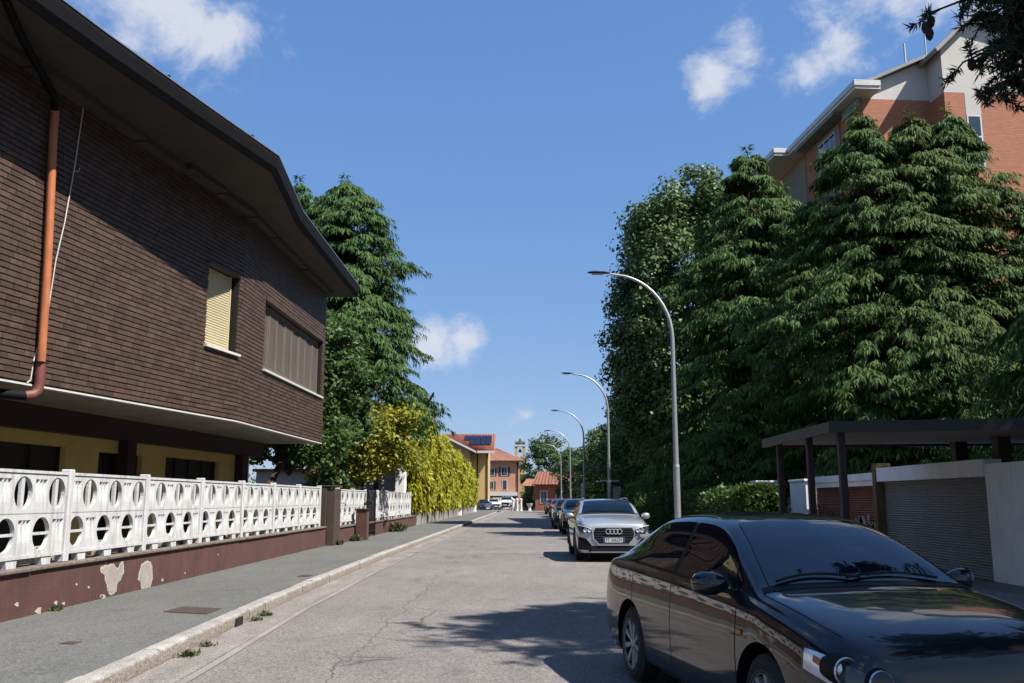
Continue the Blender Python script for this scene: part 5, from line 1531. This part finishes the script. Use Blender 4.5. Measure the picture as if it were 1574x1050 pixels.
mb = MB(); mb.tube([(0, 0, -.1), (.1, 0, 5), (-.1, .1, 9), (0, .1, 12.6)], [.26, .22, .15, .04], 10)
tl = []
for k in range(60):
    h = 6.8 + 5.6 * (k + .5) / 60; a = k * 2.39996; L = (3.3 if h < 10 else 3.3 - (h - 10) * .85) * rt.uniform(.75, 1.08)
    dv = Vector((math.cos(a), math.sin(a), 0)); p0 = Vector((0, .1, h)); p1 = p0 + dv * L + Vector((0, 0, -.2))
    mb.tube([p0, p1], [.05, .012], 5)
    for j in range(40):
        q = p0.lerp(p1, rt.uniform(.25, 1)); b = a + rt.choice((-1, 1)) * rt.uniform(.3, 1.3); l = rt.uniform(.2, .8)
        tl.append((q + Vector((math.cos(b) * l, math.sin(b) * l, rt.uniform(-.4, .15))), Vector((math.cos(b), math.sin(b), 0))))
mb.build('trunk', M['bark_dark'], P2)
tp = np.array([list(t_[0]) for t_ in tl]); td = np.array([list(t_[1]) for t_ in tl]); ti = np.repeat(np.arange(len(tl)), 22); n = len(ti)
d = unit(td[ti] * .55 + r.normal(0, .62, (n, 3))); s = unit(np.cross(d, r.normal(0, 1, (n, 3))))
V, F = diamonds(tp[ti], d, s, r.uniform(.14, .28, n), np.full(n, .022), .35)
np_mesh('crown', V, F, M['pine'], P2)
for e0 in ((4.27, 9.0, 6.42), (4.34, 9.02, 6.5), (4.29, 8.97, 6.33), (4.72, 9.0, 6.0)):
    mb = MB(); q = Vector(e0) - Vector((PX, PY, .1)); mb.lathe([(.005, .07), (.035, .05), (.045, 0), (.03, -.05), (.004, -.075)], 10, c=tuple(q)); mb.build('cone', M['bark_dark'], PT)
# ================================================================== CARS
def carpaint(name, c, rough=.25, metal=.0, coat=1.0):
    m, N, L, B = newmat(name)
    n1_ = N.new('ShaderNodeTexNoise'); n1_.inputs['Scale'].default_value = 3; n1_.inputs['Detail'].default_value = 5
    tc = N.new('ShaderNodeTexCoord'); L.new(tc.outputs['Object'], n1_.inputs['Vector'])
    mr = N.new('ShaderNodeMapRange'); mr.inputs['To Min'].default_value = rough * .8; mr.inputs['To Max'].default_value = rough * 1.25
    L.new(n1_.outputs['Fac'], mr.inputs['Value']); L.new(mr.outputs[0], B.inputs['Roughness'])
    B.inputs['Base Color'].default_value = (*c, 1); B.inputs['Metallic'].default_value = metal
    B.inputs['Specular IOR Level'].default_value = .1 if metal == 0 else .5
    B.inputs['Coat Weight'].default_value = coat; B.inputs['Coat Roughness'].default_value = .025
    return m
M['p_black'] = carpaint('black_paint', (.006, .007, .010), .3)
M['p_silver'] = carpaint('silver_paint', (.36, .375, .39), .32, .55)
M['p_grey'] = carpaint('graphite_paint', (.09, .095, .105), .3, .4)
M['p_brown'] = carpaint('dark_brown_paint', (.05, .03, .025), .3, .3)
M['p_red'] = carpaint('red_paint', (.32, .02, .02), .3)
M['p_white'] = carpaint('white_paint', (.58, .58, .57), .35)
M['p_blue'] = carpaint('dark_blue_paint', (.012, .02, .045), .3)
M['carglass'] = pm('tinted_glass', (.004, .009, .016), .015, .1, 1, spec=.7)
M['tyre'] = pm('tyre_rubber', (.018, .018, .018), .85, .2, 9)
M['alloy'] = pm('alloy_wheel', (.50, .50, .51), .35, .08, 5, metal=.6)
M['seam'] = pm('panel_gap', (.002, .002, .002), .8, .1, 5)
M['chrome'] = pm('chrome', (.75, .76, .78), .22, .05, 3, metal=.7, gain=1.0)
M['headlamp'] = pm('lamp_reflector', (.62, .64, .68), .16, .2, 9, metal=.45, gain=1.0)
M['lampdark'] = pm('lamp_housing', (.03, .035, .04), .15, .2, 6, spec=.8)
M['grille_bar'] = pm('grille_bar', (.10, .10, .105), .35, .1, 3, metal=.4)
M['amber'] = pm('amber_lens', (.55, .18, .03), .25, .1, 3)
M['plate_w'] = pm('number_plate', (.72, .73, .74), .4, .04, 3)
M['plate_b'] = pm('plate_blue_band', (.03, .08, .35), .4, .05, 3)
M['redlens'] = pm('tail_lens', (.30, .012, .012), .2, .1, 3)

SEDAN = dict(L=(2.14, -2.21), axle=(1.262, -1.262), wr=.315, track=.745, st=[
    # x, zb, w, zbelt, wbelt, wr, zr, zt
    (2.14, .34, .52, .58, .50, .40, .65, .67), (2.09, .24, .70, .63, .68, .58, .73, .765), (1.92, .19, .815, .71, .79, .70, .81, .85),
    (1.62, .18, .865, .795, .835, .745, .885, .93), (1.32, .18, .872, .85, .84, .76, .935, .98), (1.15, .18, .868, .88, .835, .76, .958, 1.0),
    (1.06, .18, .866, .89, .83, .745, .985, 1.02), (.80, .18, .864, .915, .825, .69, 1.12, 1.16), (.50, .18, .862, .93, .82, .62, 1.265, 1.31),
    (.22, .18, .862, .945, .82, .565, 1.365, 1.41), (-.02, .18, .862, .955, .818, .55, 1.395, 1.445), (-.40, .18, .862, .97, .815, .545, 1.405, 1.46),
    (-.90, .18, .862, .985, .812, .545, 1.385, 1.445), (-1.22, .18, .862, .995, .81, .56, 1.32, 1.38), (-1.50, .18, .86, 1.0, .805, .61, 1.20, 1.245),
    (-1.76, .19, .855, 1.0, .80, .675, 1.075, 1.10), (-1.96, .21, .84, .98, .785, .685, 1.03, 1.055), (-2.13, .26, .80, .92, .75, .64, .985, 1.01), (-2.21, .36, .70, .84, .66, .56, .92, .94)])
SUV = dict(L=(2.08, -2.11), axle=(1.24, -1.36), wr=.345, track=.775, st=[
    (2.08, .26, .70, .62, .69, .60, .80, .83), (2.04, .22, .80, .70, .78, .68, .87, .91), (1.90, .21, .865, .80, .84, .735, .935, .975),
    (1.60, .21, .895, .89, .865, .77, .995, 1.04), (1.20, .21, .897, .94, .868, .78, 1.04, 1.085), (1.02, .21, .896, .96, .866, .78, 1.06, 1.105),
    (.86, .21, .895, .97, .862, .755, 1.12, 1.155), (.52, .21, .895, .985, .858, .69, 1.315, 1.36), (.20, .21, .895, 1.0, .855, .635, 1.425, 1.475),
    (-.10, .21, .895, 1.01, .852, .615, 1.45, 1.505), (-.60, .21, .895, 1.03, .85, .605, 1.455, 1.512), (-1.20, .21, .895, 1.05, .85, .60, 1.435, 1.495),
    (-1.60, .21, .893, 1.07, .845, .60, 1.395, 1.455), (-1.86, .21, .885, 1.07, .835, .64, 1.28, 1.335), (-2.03, .23, .86, 1.03, .81, .68, 1.10, 1.125), (-2.11, .32, .76, .90, .71, .60, .98, 1.0)])


def pchip_slopes(y):
    """y (n,k) on unit-spaced knots"""
    dlt = np.diff(y, axis=0); m = np.zeros_like(y)
    a, b = dlt[:-1], dlt[1:]
    h = np.where(a * b > 0, 2 * a * b / np.where(np.abs(a + b) < 1e-12, 1, a + b), 0)
    m[1:-1] = h; m[0] = dlt[0]; m[-1] = dlt[-1]
    return m


def herm(y, m, u):
    i = np.clip(np.floor(u).astype(int), 0, len(y) - 2); t = (u - i)[:, None]
    h00 = 2 * t ** 3 - 3 * t ** 2 + 1; h10 = t ** 3 - 2 * t ** 2 + t; h01 = -2 * t ** 3 + 3 * t ** 2; h11 = t ** 3 - t ** 2
    return h00 * y[i] + h10 * m[i] + h01 * y[i + 1] + h11 * m[i + 1]


class Shell:
    def __init__(self, spec):
        rows = []
        for (x, zb, w, zl, wl_, wr, zr, zt) in spec['st']:
            zm = zb + (zl - zb) * .52
            rows.append([(x, 0, zb), (x, w * .88, zb), (x, w * .975, zb + .09), (x, w, zm), (x, wl_ + (w - wl_) * .45, zl - .06), (x, wl_ - .012, zl + .015),
                         (x, wl_ * .56 + wr * .44 - .002, zl * .52 + zr * .48), (x, wr, zr), (x, wr * .60, zt - (zt - zr) * .22), (x, 0, zt)])
        self.T = np.array(rows); self.nu, self.nv = self.T.shape[:2]
        self.xs = self.T[:, 0, 0]
        flat = self.T.reshape(self.nu, -1); self.flat = flat; self.fm = pchip_slopes(flat)
        self._uu = np.linspace(0, self.nu - 1, 2000); self._xx = herm(flat, self.fm, self._uu)[:, 0]

    def u_of_x(self, x): return np.interp(-np.asarray(x, float), -self._xx, self._uu)

    def S(self, u, v):
        """u,v arrays same length"""
        row = herm(self.flat, self.fm, u).reshape(len(u), self.nv, 3)
        out = np.zeros((len(u), 3))
        for i in range(len(u)):
            y = row[i]; out[i] = herm(y, pchip_slopes(y), np.array([v[i]]))[0]
        return out

    def grid(self, us, vs):
        row = herm(self.flat, self.fm, us).reshape(len(us), self.nv, 3)
        out = np.zeros((len(us), len(vs), 3))
        for i in range(len(us)): out[i] = herm(row[i], pchip_slopes(row[i]), vs)
        return out

    def N(self, u, v):
        e = 1e-3
        a = self.S(np.clip(u + e, 0, self.nu - 1), v) - self.S(np.clip(u - e, 0, self.nu - 1), v)
        b = self.S(u, np.clip(v + e, 0, self.nv - 1)) - self.S(u, np.clip(v - e, 0, self.nv - 1))
        n = np.cross(a, b); n = n / np.maximum(np.linalg.norm(n, axis=1, keepdims=True), 1e-9)
        c = self.S(u, v) - np.array([0, 0, .6]); c[:, 0] = 0
        flip = (n * c).sum(1) < 0; n[flip] *= -1
        return n


def shell_patch(sh, name, xa, xb, va, vb, mat, parent, nx=16, nv=8, off=.006, sides=(1, -1), centre=False, smooth=True):
    """sheet lying on the shell between x=xa..xb; va, vb: constants or functions of x"""
    fa = va if callable(va) else (lambda x: va); fb = vb if callable(vb) else (lambda x: vb)
    objs = []
    for sgn in sides:
        X = np.linspace(xa, xb, nx + 1); U, Vv = [], []
        for x in X:
            for k in range(nv + 1): U.append(float(sh.u_of_x(x))); Vv.append(fa(x) + (fb(x) - fa(x)) * k / nv)
        U, Vv = np.array(U), np.array(Vv)
        P = sh.S(U, Vv) + sh.N(U, Vv) * off
        P[:, 1] *= sgn
        if centre: pass
        F = [(i * (nv + 1) + k, (i + 1) * (nv + 1) + k, (i + 1) * (nv + 1) + k + 1, i * (nv + 1) + k + 1) for i in range(nx) for k in range(nv)]
        mb = MB(); mb.add([tuple(p) for p in P], F)
        if centre:
            P2 = P.copy(); P2[:, 1] *= -1
            mb.add([tuple(p) for p in P2], F)
            o = mb.build(name, mat, parent, smooth='all'); bm = bmesh.new(); bm.from_mesh(o.data); bmesh.ops.remove_doubles(bm, verts=bm.verts, dist=.0005)
            bmesh.ops.recalc_face_normals(bm, faces=bm.faces); bm.to_mesh(o.data); bm.free(); objs.append(o); break
        objs.append(mb.build(name, mat, parent, smooth='all'))
    return objs


def body_mesh(sh, spec, mat, fine=5):
    us = np.linspace(0, sh.nu - 1, (sh.nu - 1) * fine + 1); vs = np.linspace(0, sh.nv - 1, (sh.nv - 1) * 4 + 1)
    G_ = sh.grid(us, vs); nu, nv = G_.shape[:2]
    ring = 2 * (nv - 1)
    V = np.zeros((nu, ring, 3)); V[:, :nv] = G_
    mir = G_[:, 1:nv - 1][:, ::-1].copy(); mir[:, :, 1] *= -1; V[:, nv:] = mir
    F = []
    for i in range(nu - 1):
        for k in range(ring): k2 = (k + 1) % ring; F.append((i * ring + k, i * ring + k2, (i + 1) * ring + k2, (i + 1) * ring + k))
    F.append(tuple(range(ring))); F.append(tuple(range((nu - 1) * ring, nu * ring)))
    mb = MB(); mb.add([tuple(p) for p in V.reshape(-1, 3)], F)
    me = mb.build('body', mat, data_only=True, smooth='all')
    # wheel arches cut out
    o = bpy.data.objects.new('body_tmp', me); col.objects.link(o)
    cuts = []
    for ax in spec['axle']:
        for s in (1, -1):
            c = MB(); r_ = spec['wr'] + .055
            c.lathe([(r_, .50 * s), (r_, 1.05 * s)], 40, axis='y', c=(ax, 0, spec['wr'] + .01))
            co = c.build('cut_tmp', mat); cuts.append(co)
            md = o.modifiers.new('b', 'BOOLEAN'); md.operation = 'DIFFERENCE'; md.object = co; md.solver = 'EXACT'
    dg_ = bpy.context.evaluated_depsgraph_get(); dg_.update()
    me2 = bpy.data.meshes.new_from_object(o.evaluated_get(dg_))
    for c in cuts: bpy.data.objects.remove(c, do_unlink=True)
    bpy.data.objects.remove(o, do_unlink=True)
    me2.polygons.foreach_set('use_smooth', [True] * len(me2.polygons)); me2.set_sharp_from_angle(angle=rad(32))
    return me2


def wheel_mesh(wr, spokes, mat_t, tw=.205):
    mb = MB()
    pr = []
    for a in np.linspace(-1.25, 1.25, 9): pr.append((wr - .012 * abs(a) ** 3 - (.03 if abs(a) > 1.2 else 0), tw / 2 * a / 1.25))
    prof = [(wr * .64, -tw * .46), (wr * .80, -tw * .52)] + pr + [(wr * .80, tw * .52), (wr * .64, tw * .46)]
    mb.lathe(prof, 36, axis='y', cap=False); tyre = mb.build('wheel', mat_t, data_only=True, smooth=35)
    mb = MB(); rr_ = wr * .66
    mb.lathe([(rr_ * .96, -.08), (rr_, .092), (rr_ * 1.02, .105), (rr_ * .97, .108), (rr_ * .90, .075), (rr_ * .88, .03), (rr_ * .1, .02)], 36, axis='y', mi=1)
    for k in range(spokes):
        a = 2 * math.pi * k / spokes; ca_, sa_ = math.cos(a), math.sin(a)
        def q(r_, w_, y_): return (ca_ * r_ - sa_ * w_, y_, sa_ * r_ + ca_ * w_)
        w0, w1 = rr_ * .10, rr_ * .155
        mb.hexa([q(rr_ * .12, -w0, .04), q(rr_ * .12, w0, .04), q(rr_ * .95, w1, .06), q(rr_ * .95, -w1, .06), q(rr_ * .12, -w0 * .6, .085), q(rr_ * .12, w0 * .6, .085), q(rr_ * .95, w1 * .7, .095), q(rr_ * .95, -w1 * .7, .095)])
    mb.lathe([(rr_ * .24, .03), (rr_ * .24, .088), (rr_ * .16, .098), (.005, .10)], 20, axis='y')
    mb.lathe([(rr_ * .93, .08), (rr_ * .93, .100), (rr_ * 1.03, .106), (rr_ * 1.03, .08)], 36, axis='y', cap=False)
    rim = mb.build('rim', [M['alloy'], M['black']], data_only=True, smooth=35)
    return tyre, rim

CACHE = {}


def make_car(kind, name, label, cat, loc, head, paint, group=None, detail=True, scale=1.0, spokes=9):
    """head: direction of travel angle (world, radians, 0 = +X)"""
    spec = SEDAN if kind == 'sedan' else SUV
    root = thing(name, label, cat, loc, head, group)
    root.scale = (scale,) * 3
    if kind not in CACHE:
        sh = Shell(spec); CACHE[kind] = (sh, body_mesh(sh, spec, M['p_black']), wheel_mesh(spec['wr'], spokes, M['tyre']))
    sh, bme, (wt, wrim) = CACHE[kind]
    me = bme.copy(); me.materials.clear(); me.materials.append(paint)
    body = bpy.data.objects.new('body', me); col.objects.link(body); body.parent = root
    ax0, ax1 = spec['axle']
    for ax in (ax0, ax1):
        for s in (1, -1):
            w = bpy.data.objects.new('wheel', wt); col.objects.link(w); w.parent = root
            w.location = (ax, s * (spec['track']), spec['wr']); w.rotation_euler = (0, .4 * ax, 0 if s > 0 else math.pi)
            rm = bpy.data.objects.new('rim', wrim); col.objects.link(rm); rm.parent = w
            # wheel-house lining
            c = MB(); r_ = spec['wr'] + .05
            c.lathe([(r_, s * .52), (r_, s * .50)], 28, axis='y', c=(ax, 0, spec['wr'] + .01)); c.build('arch_liner', M['black'], body)
    sed = kind == 'sedan'
    # glass
    if sed:
        ws = (1.05, .25); bl = (-1.24, -1.72); dw1 = (.84, -.24); dw2 = (-.32, -1.40); seamx = (.90, -.28, -1.20)
    else:
        ws = (.845, .245); bl = (-1.64, -1.98); dw1 = (.62, -.30); dw2 = (-.38, -1.25); seamx = (.80, -.34, -1.12)
    shell_patch(sh, 'windscreen', ws[0], ws[1], 7.35, 9.0, M['carglass'], root, 18, 12, .006, centre=True)
    shell_patch(sh, 'rear_window', bl[0], bl[1], 7.4, 9.0, M['carglass'], root, 10, 10, .006, centre=True)

    def top1(x):        # side glass narrows towards the mirror
        return 6.78 if x < dw1[0] - .35 else 6.78 - .55 * ((x - (dw1[0] - .35)) / .35) ** 2
    shell_patch(sh, 'front_side_window', dw1[0], dw1[1], 5.12, top1, M['carglass'], root, 16, 8, .006)
    def top2(x):
        k = (dw2[0] - x) / (dw2[0] - dw2[1]); return 6.78 - (.9 if sed else .5) * max(0, (k - .6) / .4) ** 2
    shell_patch(sh, 'rear_side_window', dw2[0], dw2[1], 5.12, top2, M['carglass'], root, 16, 8, .006)
    if detail:
        for x in seamx:
            shell_patch(sh, 'door_gap', x + .004, x - .004, 1.6, (5.0 if x != seamx[0] else 5.0), M['seam'], body, 1, 20, .0016)
        shell_patch(sh, 'sill_gap', seamx[0], seamx[2], 1.60, 1.66, M['seam'], body, 24, 1, .0016)
        # window surround and pillars
        shell_patch(sh, 'belt_trim', dw1[0] + .05, dw2[1] - .04, 4.98, 5.10, M['black'], body, 30, 1, .0075)
        shell_patch(sh, 'pillar_trim', dw1[1] + .0, dw2[0] - .0, 5.10, 6.76, M['black'], body, 2, 8, .0045)
        for x in ((-.16, -1.06) if sed else (-.12, -.95)):
            shell_patch(sh, 'door_handle', x + .09, x - .09, 4.02, 4.22, paint, body, 6, 3, .022)
        # bonnet shut line
        shell_patch(sh, 'bonnet_gap', spec['st'][2][0], ws[0] + .06, 7.02, 7.08, M['seam'], body, 20, 1, .0016)
        shell_patch(sh, 'cowl', ws[0] + .075, ws[0] - .0, 7.1, 9.0, M['black'], body, 3, 12, .003, centre=True)
        # wipers
        zc = float(sh.S(np.array([float(sh.u_of_x(ws[0] - .02))]), np.array([9.0]))[0][2])
        mb = MB()
        for y0, y1 in ((.55, -.12), (-.02, -.62)):
            u1 = float(sh.u_of_x(ws[0] - .03)); pts = []
            for k in range(7):
                y = y0 + (y1 - y0) * k / 6; x = ws[0] - .02 - .05 * math.sin(math.pi * k / 6)
                uu = float(sh.u_of_x(x)); vv = np.linspace(7.2, 9, 40); PP = sh.S(np.full(40, uu), vv); z = float(np.interp(abs(y), PP[::-1, 1], PP[::-1, 2]))
                pts.append((x + .01, y, z + .022))
            mb.tube(pts, .009, 5)
        mb.build('wiper', M['black'], root)
    # mirrors
    mx_ = .74 if sed else .66
    for s in (1, -1):
        wv = float(sh.S(np.array([float(sh.u_of_x(mx_))]), np.array([5.2]))[0][1]); zv = .955 if sed else 1.03
        mb = MB()
        rings = [(.0, .045, .035, .0), (.03, .075, .055, .01), (.09, .10, .078, .02), (.16, .098, .080, .03), (.20, .075, .064, .045), (.225, .03, .03, .055)]
        vs, fs = [], []
        for (dy, hx_, hz_, dx) in rings:
            for k in range(14):
                a = 2 * math.pi * k / 14
                ex = abs(math.cos(a)) ** .75 * (1 if math.cos(a) > 0 else -.35); ez = abs(math.sin(a)) ** .8 * (1 if math.sin(a) > 0 else -1)
                vs.append((mx_ - dx + hx_ * ex, s * (wv + .03 + dy), zv + .045 + hz_ * ez))
        for i in range(len(rings) - 1):
            for k in range(14): fs.append((i * 14 + k, i * 14 + (k + 1) % 14, i * 14 + 14 + (k + 1) % 14, i * 14 + 14 + k))
        fs += [tuple(range(14)), tuple(range(len(vs) - 14, len(vs)))]
        mb.add(vs, fs); mi_ = mb.build('mirror', paint, root, smooth=60)
        mb = MB(); mb.hexa([(mx_ - .05, s * (wv - .04), zv - .03), (mx_ + .07, s * (wv - .04), zv - .03), (mx_ + .05, s * (wv + .08), zv - .01), (mx_ - .03, s * (wv + .08), zv - .01),
                            (mx_ - .05, s * (wv - .04), zv + .0), (mx_ + .07, s * (wv - .04), zv + .0), (mx_ + .05, s * (wv + .08), zv + .025), (mx_ - .03, s * (wv + .08), zv + .025)])
        mb.build('mirror_stalk', M['black'], mi_)
        mb = MB(); mb.extrude([(mx_ - .052, s * (wv + .06 + .15 * a), zv + .045 + b) for a, b in ((0, -.05), (1, -.055), (1.05, .05), (0, .055))], (-.004, 0, 0)); mb.build('mirror_glass', M['pane'], mi_)
    xn, xt = spec['L']
    if not sed:
        # face of the small SUV: big octagonal grille, lamps, bumper, plate
        gx = xn + .006
        oct_ = [(-.36, .44), (.36, .44), (.47, .56), (.49, .72), (.44, .815), (-.44, .815), (-.49, .72), (-.47, .56)]
        mb = MB(); mb.extrude([(gx, y * 1.06, .625 + (z - .625) * 1.09) for y, z in oct_], (.018, 0, 0)); fr = mb.build('grille_frame', M['chrome'] if paint == M['p_silver'] else paint, root)
        mb = MB(); mb.extrude([(gx + .0185, y, z) for y, z in oct_], (.006, 0, 0)); gr = mb.build('grille', M['black'], root)
        for k, z in enumerate((.49, .55, .61, .67, .73, .785)):
            wd = .40 if k == 0 else .45
            mb = MB(); mb.box(gx + .025, gx + .036, -wd, wd, z - .007, z + .007); mb.build('grille_bar', M['grille_bar'], gr)
        if paint == M['p_silver']:
            for k in range(4):
                mb = MB(); c_ = (-.135 + k * .09)
                mb.tube([(gx + .048, c_ + .058 * math.cos(a), .725 + .058 * math.sin(a)) for a in np.linspace(0, 2 * math.pi, 25)], .0105, 6); mb.build('badge_ring', M['chrome'], root, smooth=60)
        mb = MB(); mb.box(gx + .037, gx + .046, -.26, .26, .47, .58); pl = mb.build('number_plate', M['plate_w'], root)
        mb = MB(); mb.box(gx + .0465, gx + .048, .215, .259, .472, .578); mb.box(gx + .0465, gx + .048, -.259, -.215, .472, .578); mb.build('plate_band', M['plate_b'], pl)
        if paint == M['p_silver']:
            cu = bpy.data.curves.new('plate_text', 'FONT'); cu.body = 'FT 506ZM'; cu.size = .105; cu.align_x = 'CENTER'; cu.align_y = 'CENTER'
            to = bpy.data.objects.new('plate_text_tmp', cu); col.objects.link(to)
            dg_ = bpy.context.evaluated_depsgraph_get(); tm = bpy.data.meshes.new_from_object(to.evaluated_get(dg_)); bpy.data.objects.remove(to, do_unlink=True)
            tm.materials.clear(); tm.materials.append(M['black'])
            t_o = bpy.data.objects.new('plate_lettering', tm); col.objects.link(t_o); t_o.parent = pl
            t_o.rotation_euler = (math.pi / 2, 0, math.pi / 2); t_o.location = (gx + .0485, 0, .525); t_o.scale = (.88, 1, 1)
        for s in (1, -1):
            def lp(pts, dx=0.0): return [(x + dx, s * y, z) for x, y, z in pts]
            outl = [(xn + .0, .50, .69), (xn - .005, .52, .775), (xn - .045, .70, .83), (xn - .15, .835, .86), (xn - .16, .85, .79), (xn - .06, .77, .70)]
            mb = MB(); mb.extrude(lp(outl, .0), (.05, s * .02, .0)); hl = mb.build('headlight', M['lampdark'], root)
            for yy_, xx_ in ((.585, .03), (.685, .0)):
                mb = MB(); mb.lathe([(.038, 0), (.045, .03), (.03, .012), (.004, .008)], 14, axis='x', c=(xn + xx_ + .01, s * yy_, .755)); mb.build('lamp_lens', M['headlamp'], hl)
            mb = MB(); mb.tube(lp([(xn + .052, .51, .782), (xn + .005, .72, .842), (xn - .10, .86, .868)]), .008, 5); mb.build('daylight_strip', M['plate_w'], hl)
            mb = MB(); mb.extrude([(xn - .02, s * .52, .28), (xn - .01, s * .53, .40), (xn - .02, s * .66, .56), (xn - .08, s * .84, .60), (xn - .10, s * .85, .30)], (.05, s * .015, 0)); mb.build('side_intake', M['black'], root)
            mb = MB(); mb.extrude([(xn - .02, s * .62, .60), (xn - .01, s * .60, .66), (xn - .13, s * .86, .675), (xn - .14, s * .87, .615)], (.055, s * .022, 0)); mb.build('bumper_corner', paint, root)
        mb = MB(); mb.extrude([(gx - .02, -.62, .25), (gx - .02, .62, .25), (gx - .02, .52, .39), (gx - .02, -.52, .39)], (.03, 0, 0)); mb.build('lower_intake', M['black'], root)
        mb = MB(); mb.box(gx - .02, gx + .02, -.55, .55, .232, .252); mb.box(gx - .02, gx + .03, -.40, .40, .395, .415); mb.build('skid_plate', M['galv'], root)
        # dark wheel-arch cladding
        for ax in (ax0, ax1):
            for s in (1, -1):
                mb = MB(); r0 = spec['wr'] + .05
                vs = []; n_ = 26
                for k in range(n_ + 1):
                    a = rad(-12 + 204 * k / n_)
                    for rr_, dy in ((r0 - .004, .0), (r0 + .055, .004), (r0 + .06, -.03)):
                        vs.append((ax + rr_ * math.cos(a), s * (.900 + dy), spec['wr'] + .01 + rr_ * math.sin(a)))
                mb.add(vs, [(k * 3 + j, k * 3 + j + 1, k * 3 + j + 4, k * 3 + j + 3) for k in range(n_) for j in range(2)]); mb.build('arch_cladding', M['black'], body)
        for s in (1, -1):
            mb = MB(); mb.tube([(.25, s * .57, 1.485), (-.2, s * .565, 1.527), (-1.2, s * .555, 1.51), (-1.55, s * .55, 1.465)], .014, 6); mb.build('roof_rail', M['galv'], root)
            mb = MB(); mb.extrude([(xt + .06, s * .52, .86), (xt + .05, s * .72, .86), (xt + .22, s * .83, .90), (xt + .20, s * .80, 1.0), (xt + .06, s * .60, 1.0)], (-.05, 0, 0)); mb.build('tail_light', M['redlens'], root)
    else:
        for s in (1, -1):
            # wrap-round lamp: clear indicator cell behind two round lamps
            shell_patch(sh, 'headlight', 2.09, 1.735, 3.35, lambda x: 5.15 - .75 * (2.09 - x) / .355, M['lampdark'], root, 14, 8, .005, sides=(s,))
            shell_patch(sh, 'indicator_lens', 1.985, 1.765, lambda x: 3.62, lambda x: 5.0 - .62 * (1.985 - x) / .22, M['headlamp'], root, 10, 8, .013, sides=(s,))
            shell_patch(sh, 'indicator_bulb', 1.90, 1.84, 4.0, 4.35, M['amber'], root, 3, 3, .017, sides=(s,))
            for (xx_, yy_, zz_, rr_) in ((xn - .14, .745, .655, .075), (xn - .055, .60, .60, .072)):
                mb = MB(); mb.lathe([(rr_ * 1.0, -.10), (rr_ * 1.02, .03), (rr_ * .94, .045), (rr_ * .86, .01), (rr_ * .5, -.02), (rr_ * .46, .0), (.01, .012)], 26, axis='x', c=(xx_, s * yy_, zz_)); lo = mb.build('round_lamp', M['headlamp'], root, smooth=40)
                mb = MB(); mb.lathe([(rr_ * 1.12, -.1), (rr_ * 1.12, .02), (rr_ * 1.0, .035), (rr_ * 1.0, -.1)], 26, axis='x', c=(xx_, s * yy_, zz_)); mb.build('lamp_bezel', M['black'], lo, smooth=40)
            mb = MB(); mb.bbox(.93, 1.0, s * .858 - .012, s * .858 + .012, .70, .735, .005); mb.build('side_repeater', M['amber'], root)
            mb = MB(); mb.extrude([(xt + .03, s * .50, .80), (xt + .03, s * .66, .80), (xt + .10, s * .74, .88), (xt + .12, s * .72, .98), (xt + .04, s * .52, .97)], (-.04, 0, 0)); mb.build('tail_light', M['redlens'], root)
        mb = MB(); mb.extrude([(xn + .004, y, z) for y, z in ((-.38, .42), (.38, .42), (.42, .50), (.34, .575), (-.34, .575), (-.42, .50))], (.008, 0, 0)); mb.build('grille', M['black'], root)
        mb = MB(); mb.bbox(xn + .0, xn + .016, -.40, .40, .50, .525, .006); mb.build('grille_bar', M['chrome'], root)
        mb = MB(); mb.box(xn + .002, xn + .02, -.26, .26, .30, .41); mb.build('number_plate', M['plate_w'], root)
        mb = MB(); mb.extrude([(xn - .03, y, z) for y, z in ((-.60, .26), (.60, .26), (.55, .38), (-.55, .38))], (.04, 0, 0)); mb.build('lower_intake', M['black'], root)
    return root


def place(front_axle, rear_axle, spec):
    f, r_ = Vector(front_axle), Vector(rear_axle)
    d = (f - r_).normalized(); return d, math.atan2(d.y, d.x)

# black saloon: near-side wheel centres measured on the street at (0.86, 7.75) rear and (1.24, 5.13) front
dv = Vector((math.sin(.208), -math.cos(.208))); ctr = Vector((1.947, 6.961))

make_car('sedan', 'black_saloon_car', 'glossy black saloon car in the foreground, parked facing the camera', 'car', (ctr.x, ctr.y, 0), math.atan2(dv.y, dv.x), M['p_black'], 'parked cars', scale=.961)
AU = rad(-90 + .5)
make_car('suv', 'silver_suv', 'silver compact SUV parked behind the black saloon', 'car', (2.15, 24.55, 0), AU, M['p_silver'], 'parked cars')
make_car('suv', 'grey_car', 'dark grey car parked right behind the silver SUV', 'car', (2.52, 41.6, 0), rad(-90), M['p_grey'], 'parked cars')
make_car('suv', 'brown_car', 'dark brown car second behind the silver SUV', 'car', (2.38, 48.4, 0), rad(-90), M['p_brown'], 'parked cars')
make_car('suv', 'red_car', 'small red car parked far up the right side', 'car', (3.05, 79, 0), rad(-90), M['p_red'], 'parked cars', scale=.97)
make_car('suv', 'grey_car', 'farthest grey car parked behind the red one', 'car', (3.0, 92, 0), rad(-90), M['p_grey'], 'parked cars')
make_car('sedan', 'blue_car', 'dark blue car parked at the far end of the ivy hedge', 'car', (-5.3, 118.5, 0), rad(-68), M['p_blue'], 'cars at the junction')
make_car('suv', 'white_car', 'white car half hidden behind the dark blue car', 'car', (-4.3, 128, 0), rad(-75), M['p_white'], 'cars at the junction')
make_car('suv', 'white_van', 'white boxy van facing the street at the junction', 'van', (-2.5, 138, 0), rad(-95), M['p_white'], 'cars at the junction', scale=1.22)
# windscreen sticker on the SUV and small leaves on the saloon's glass
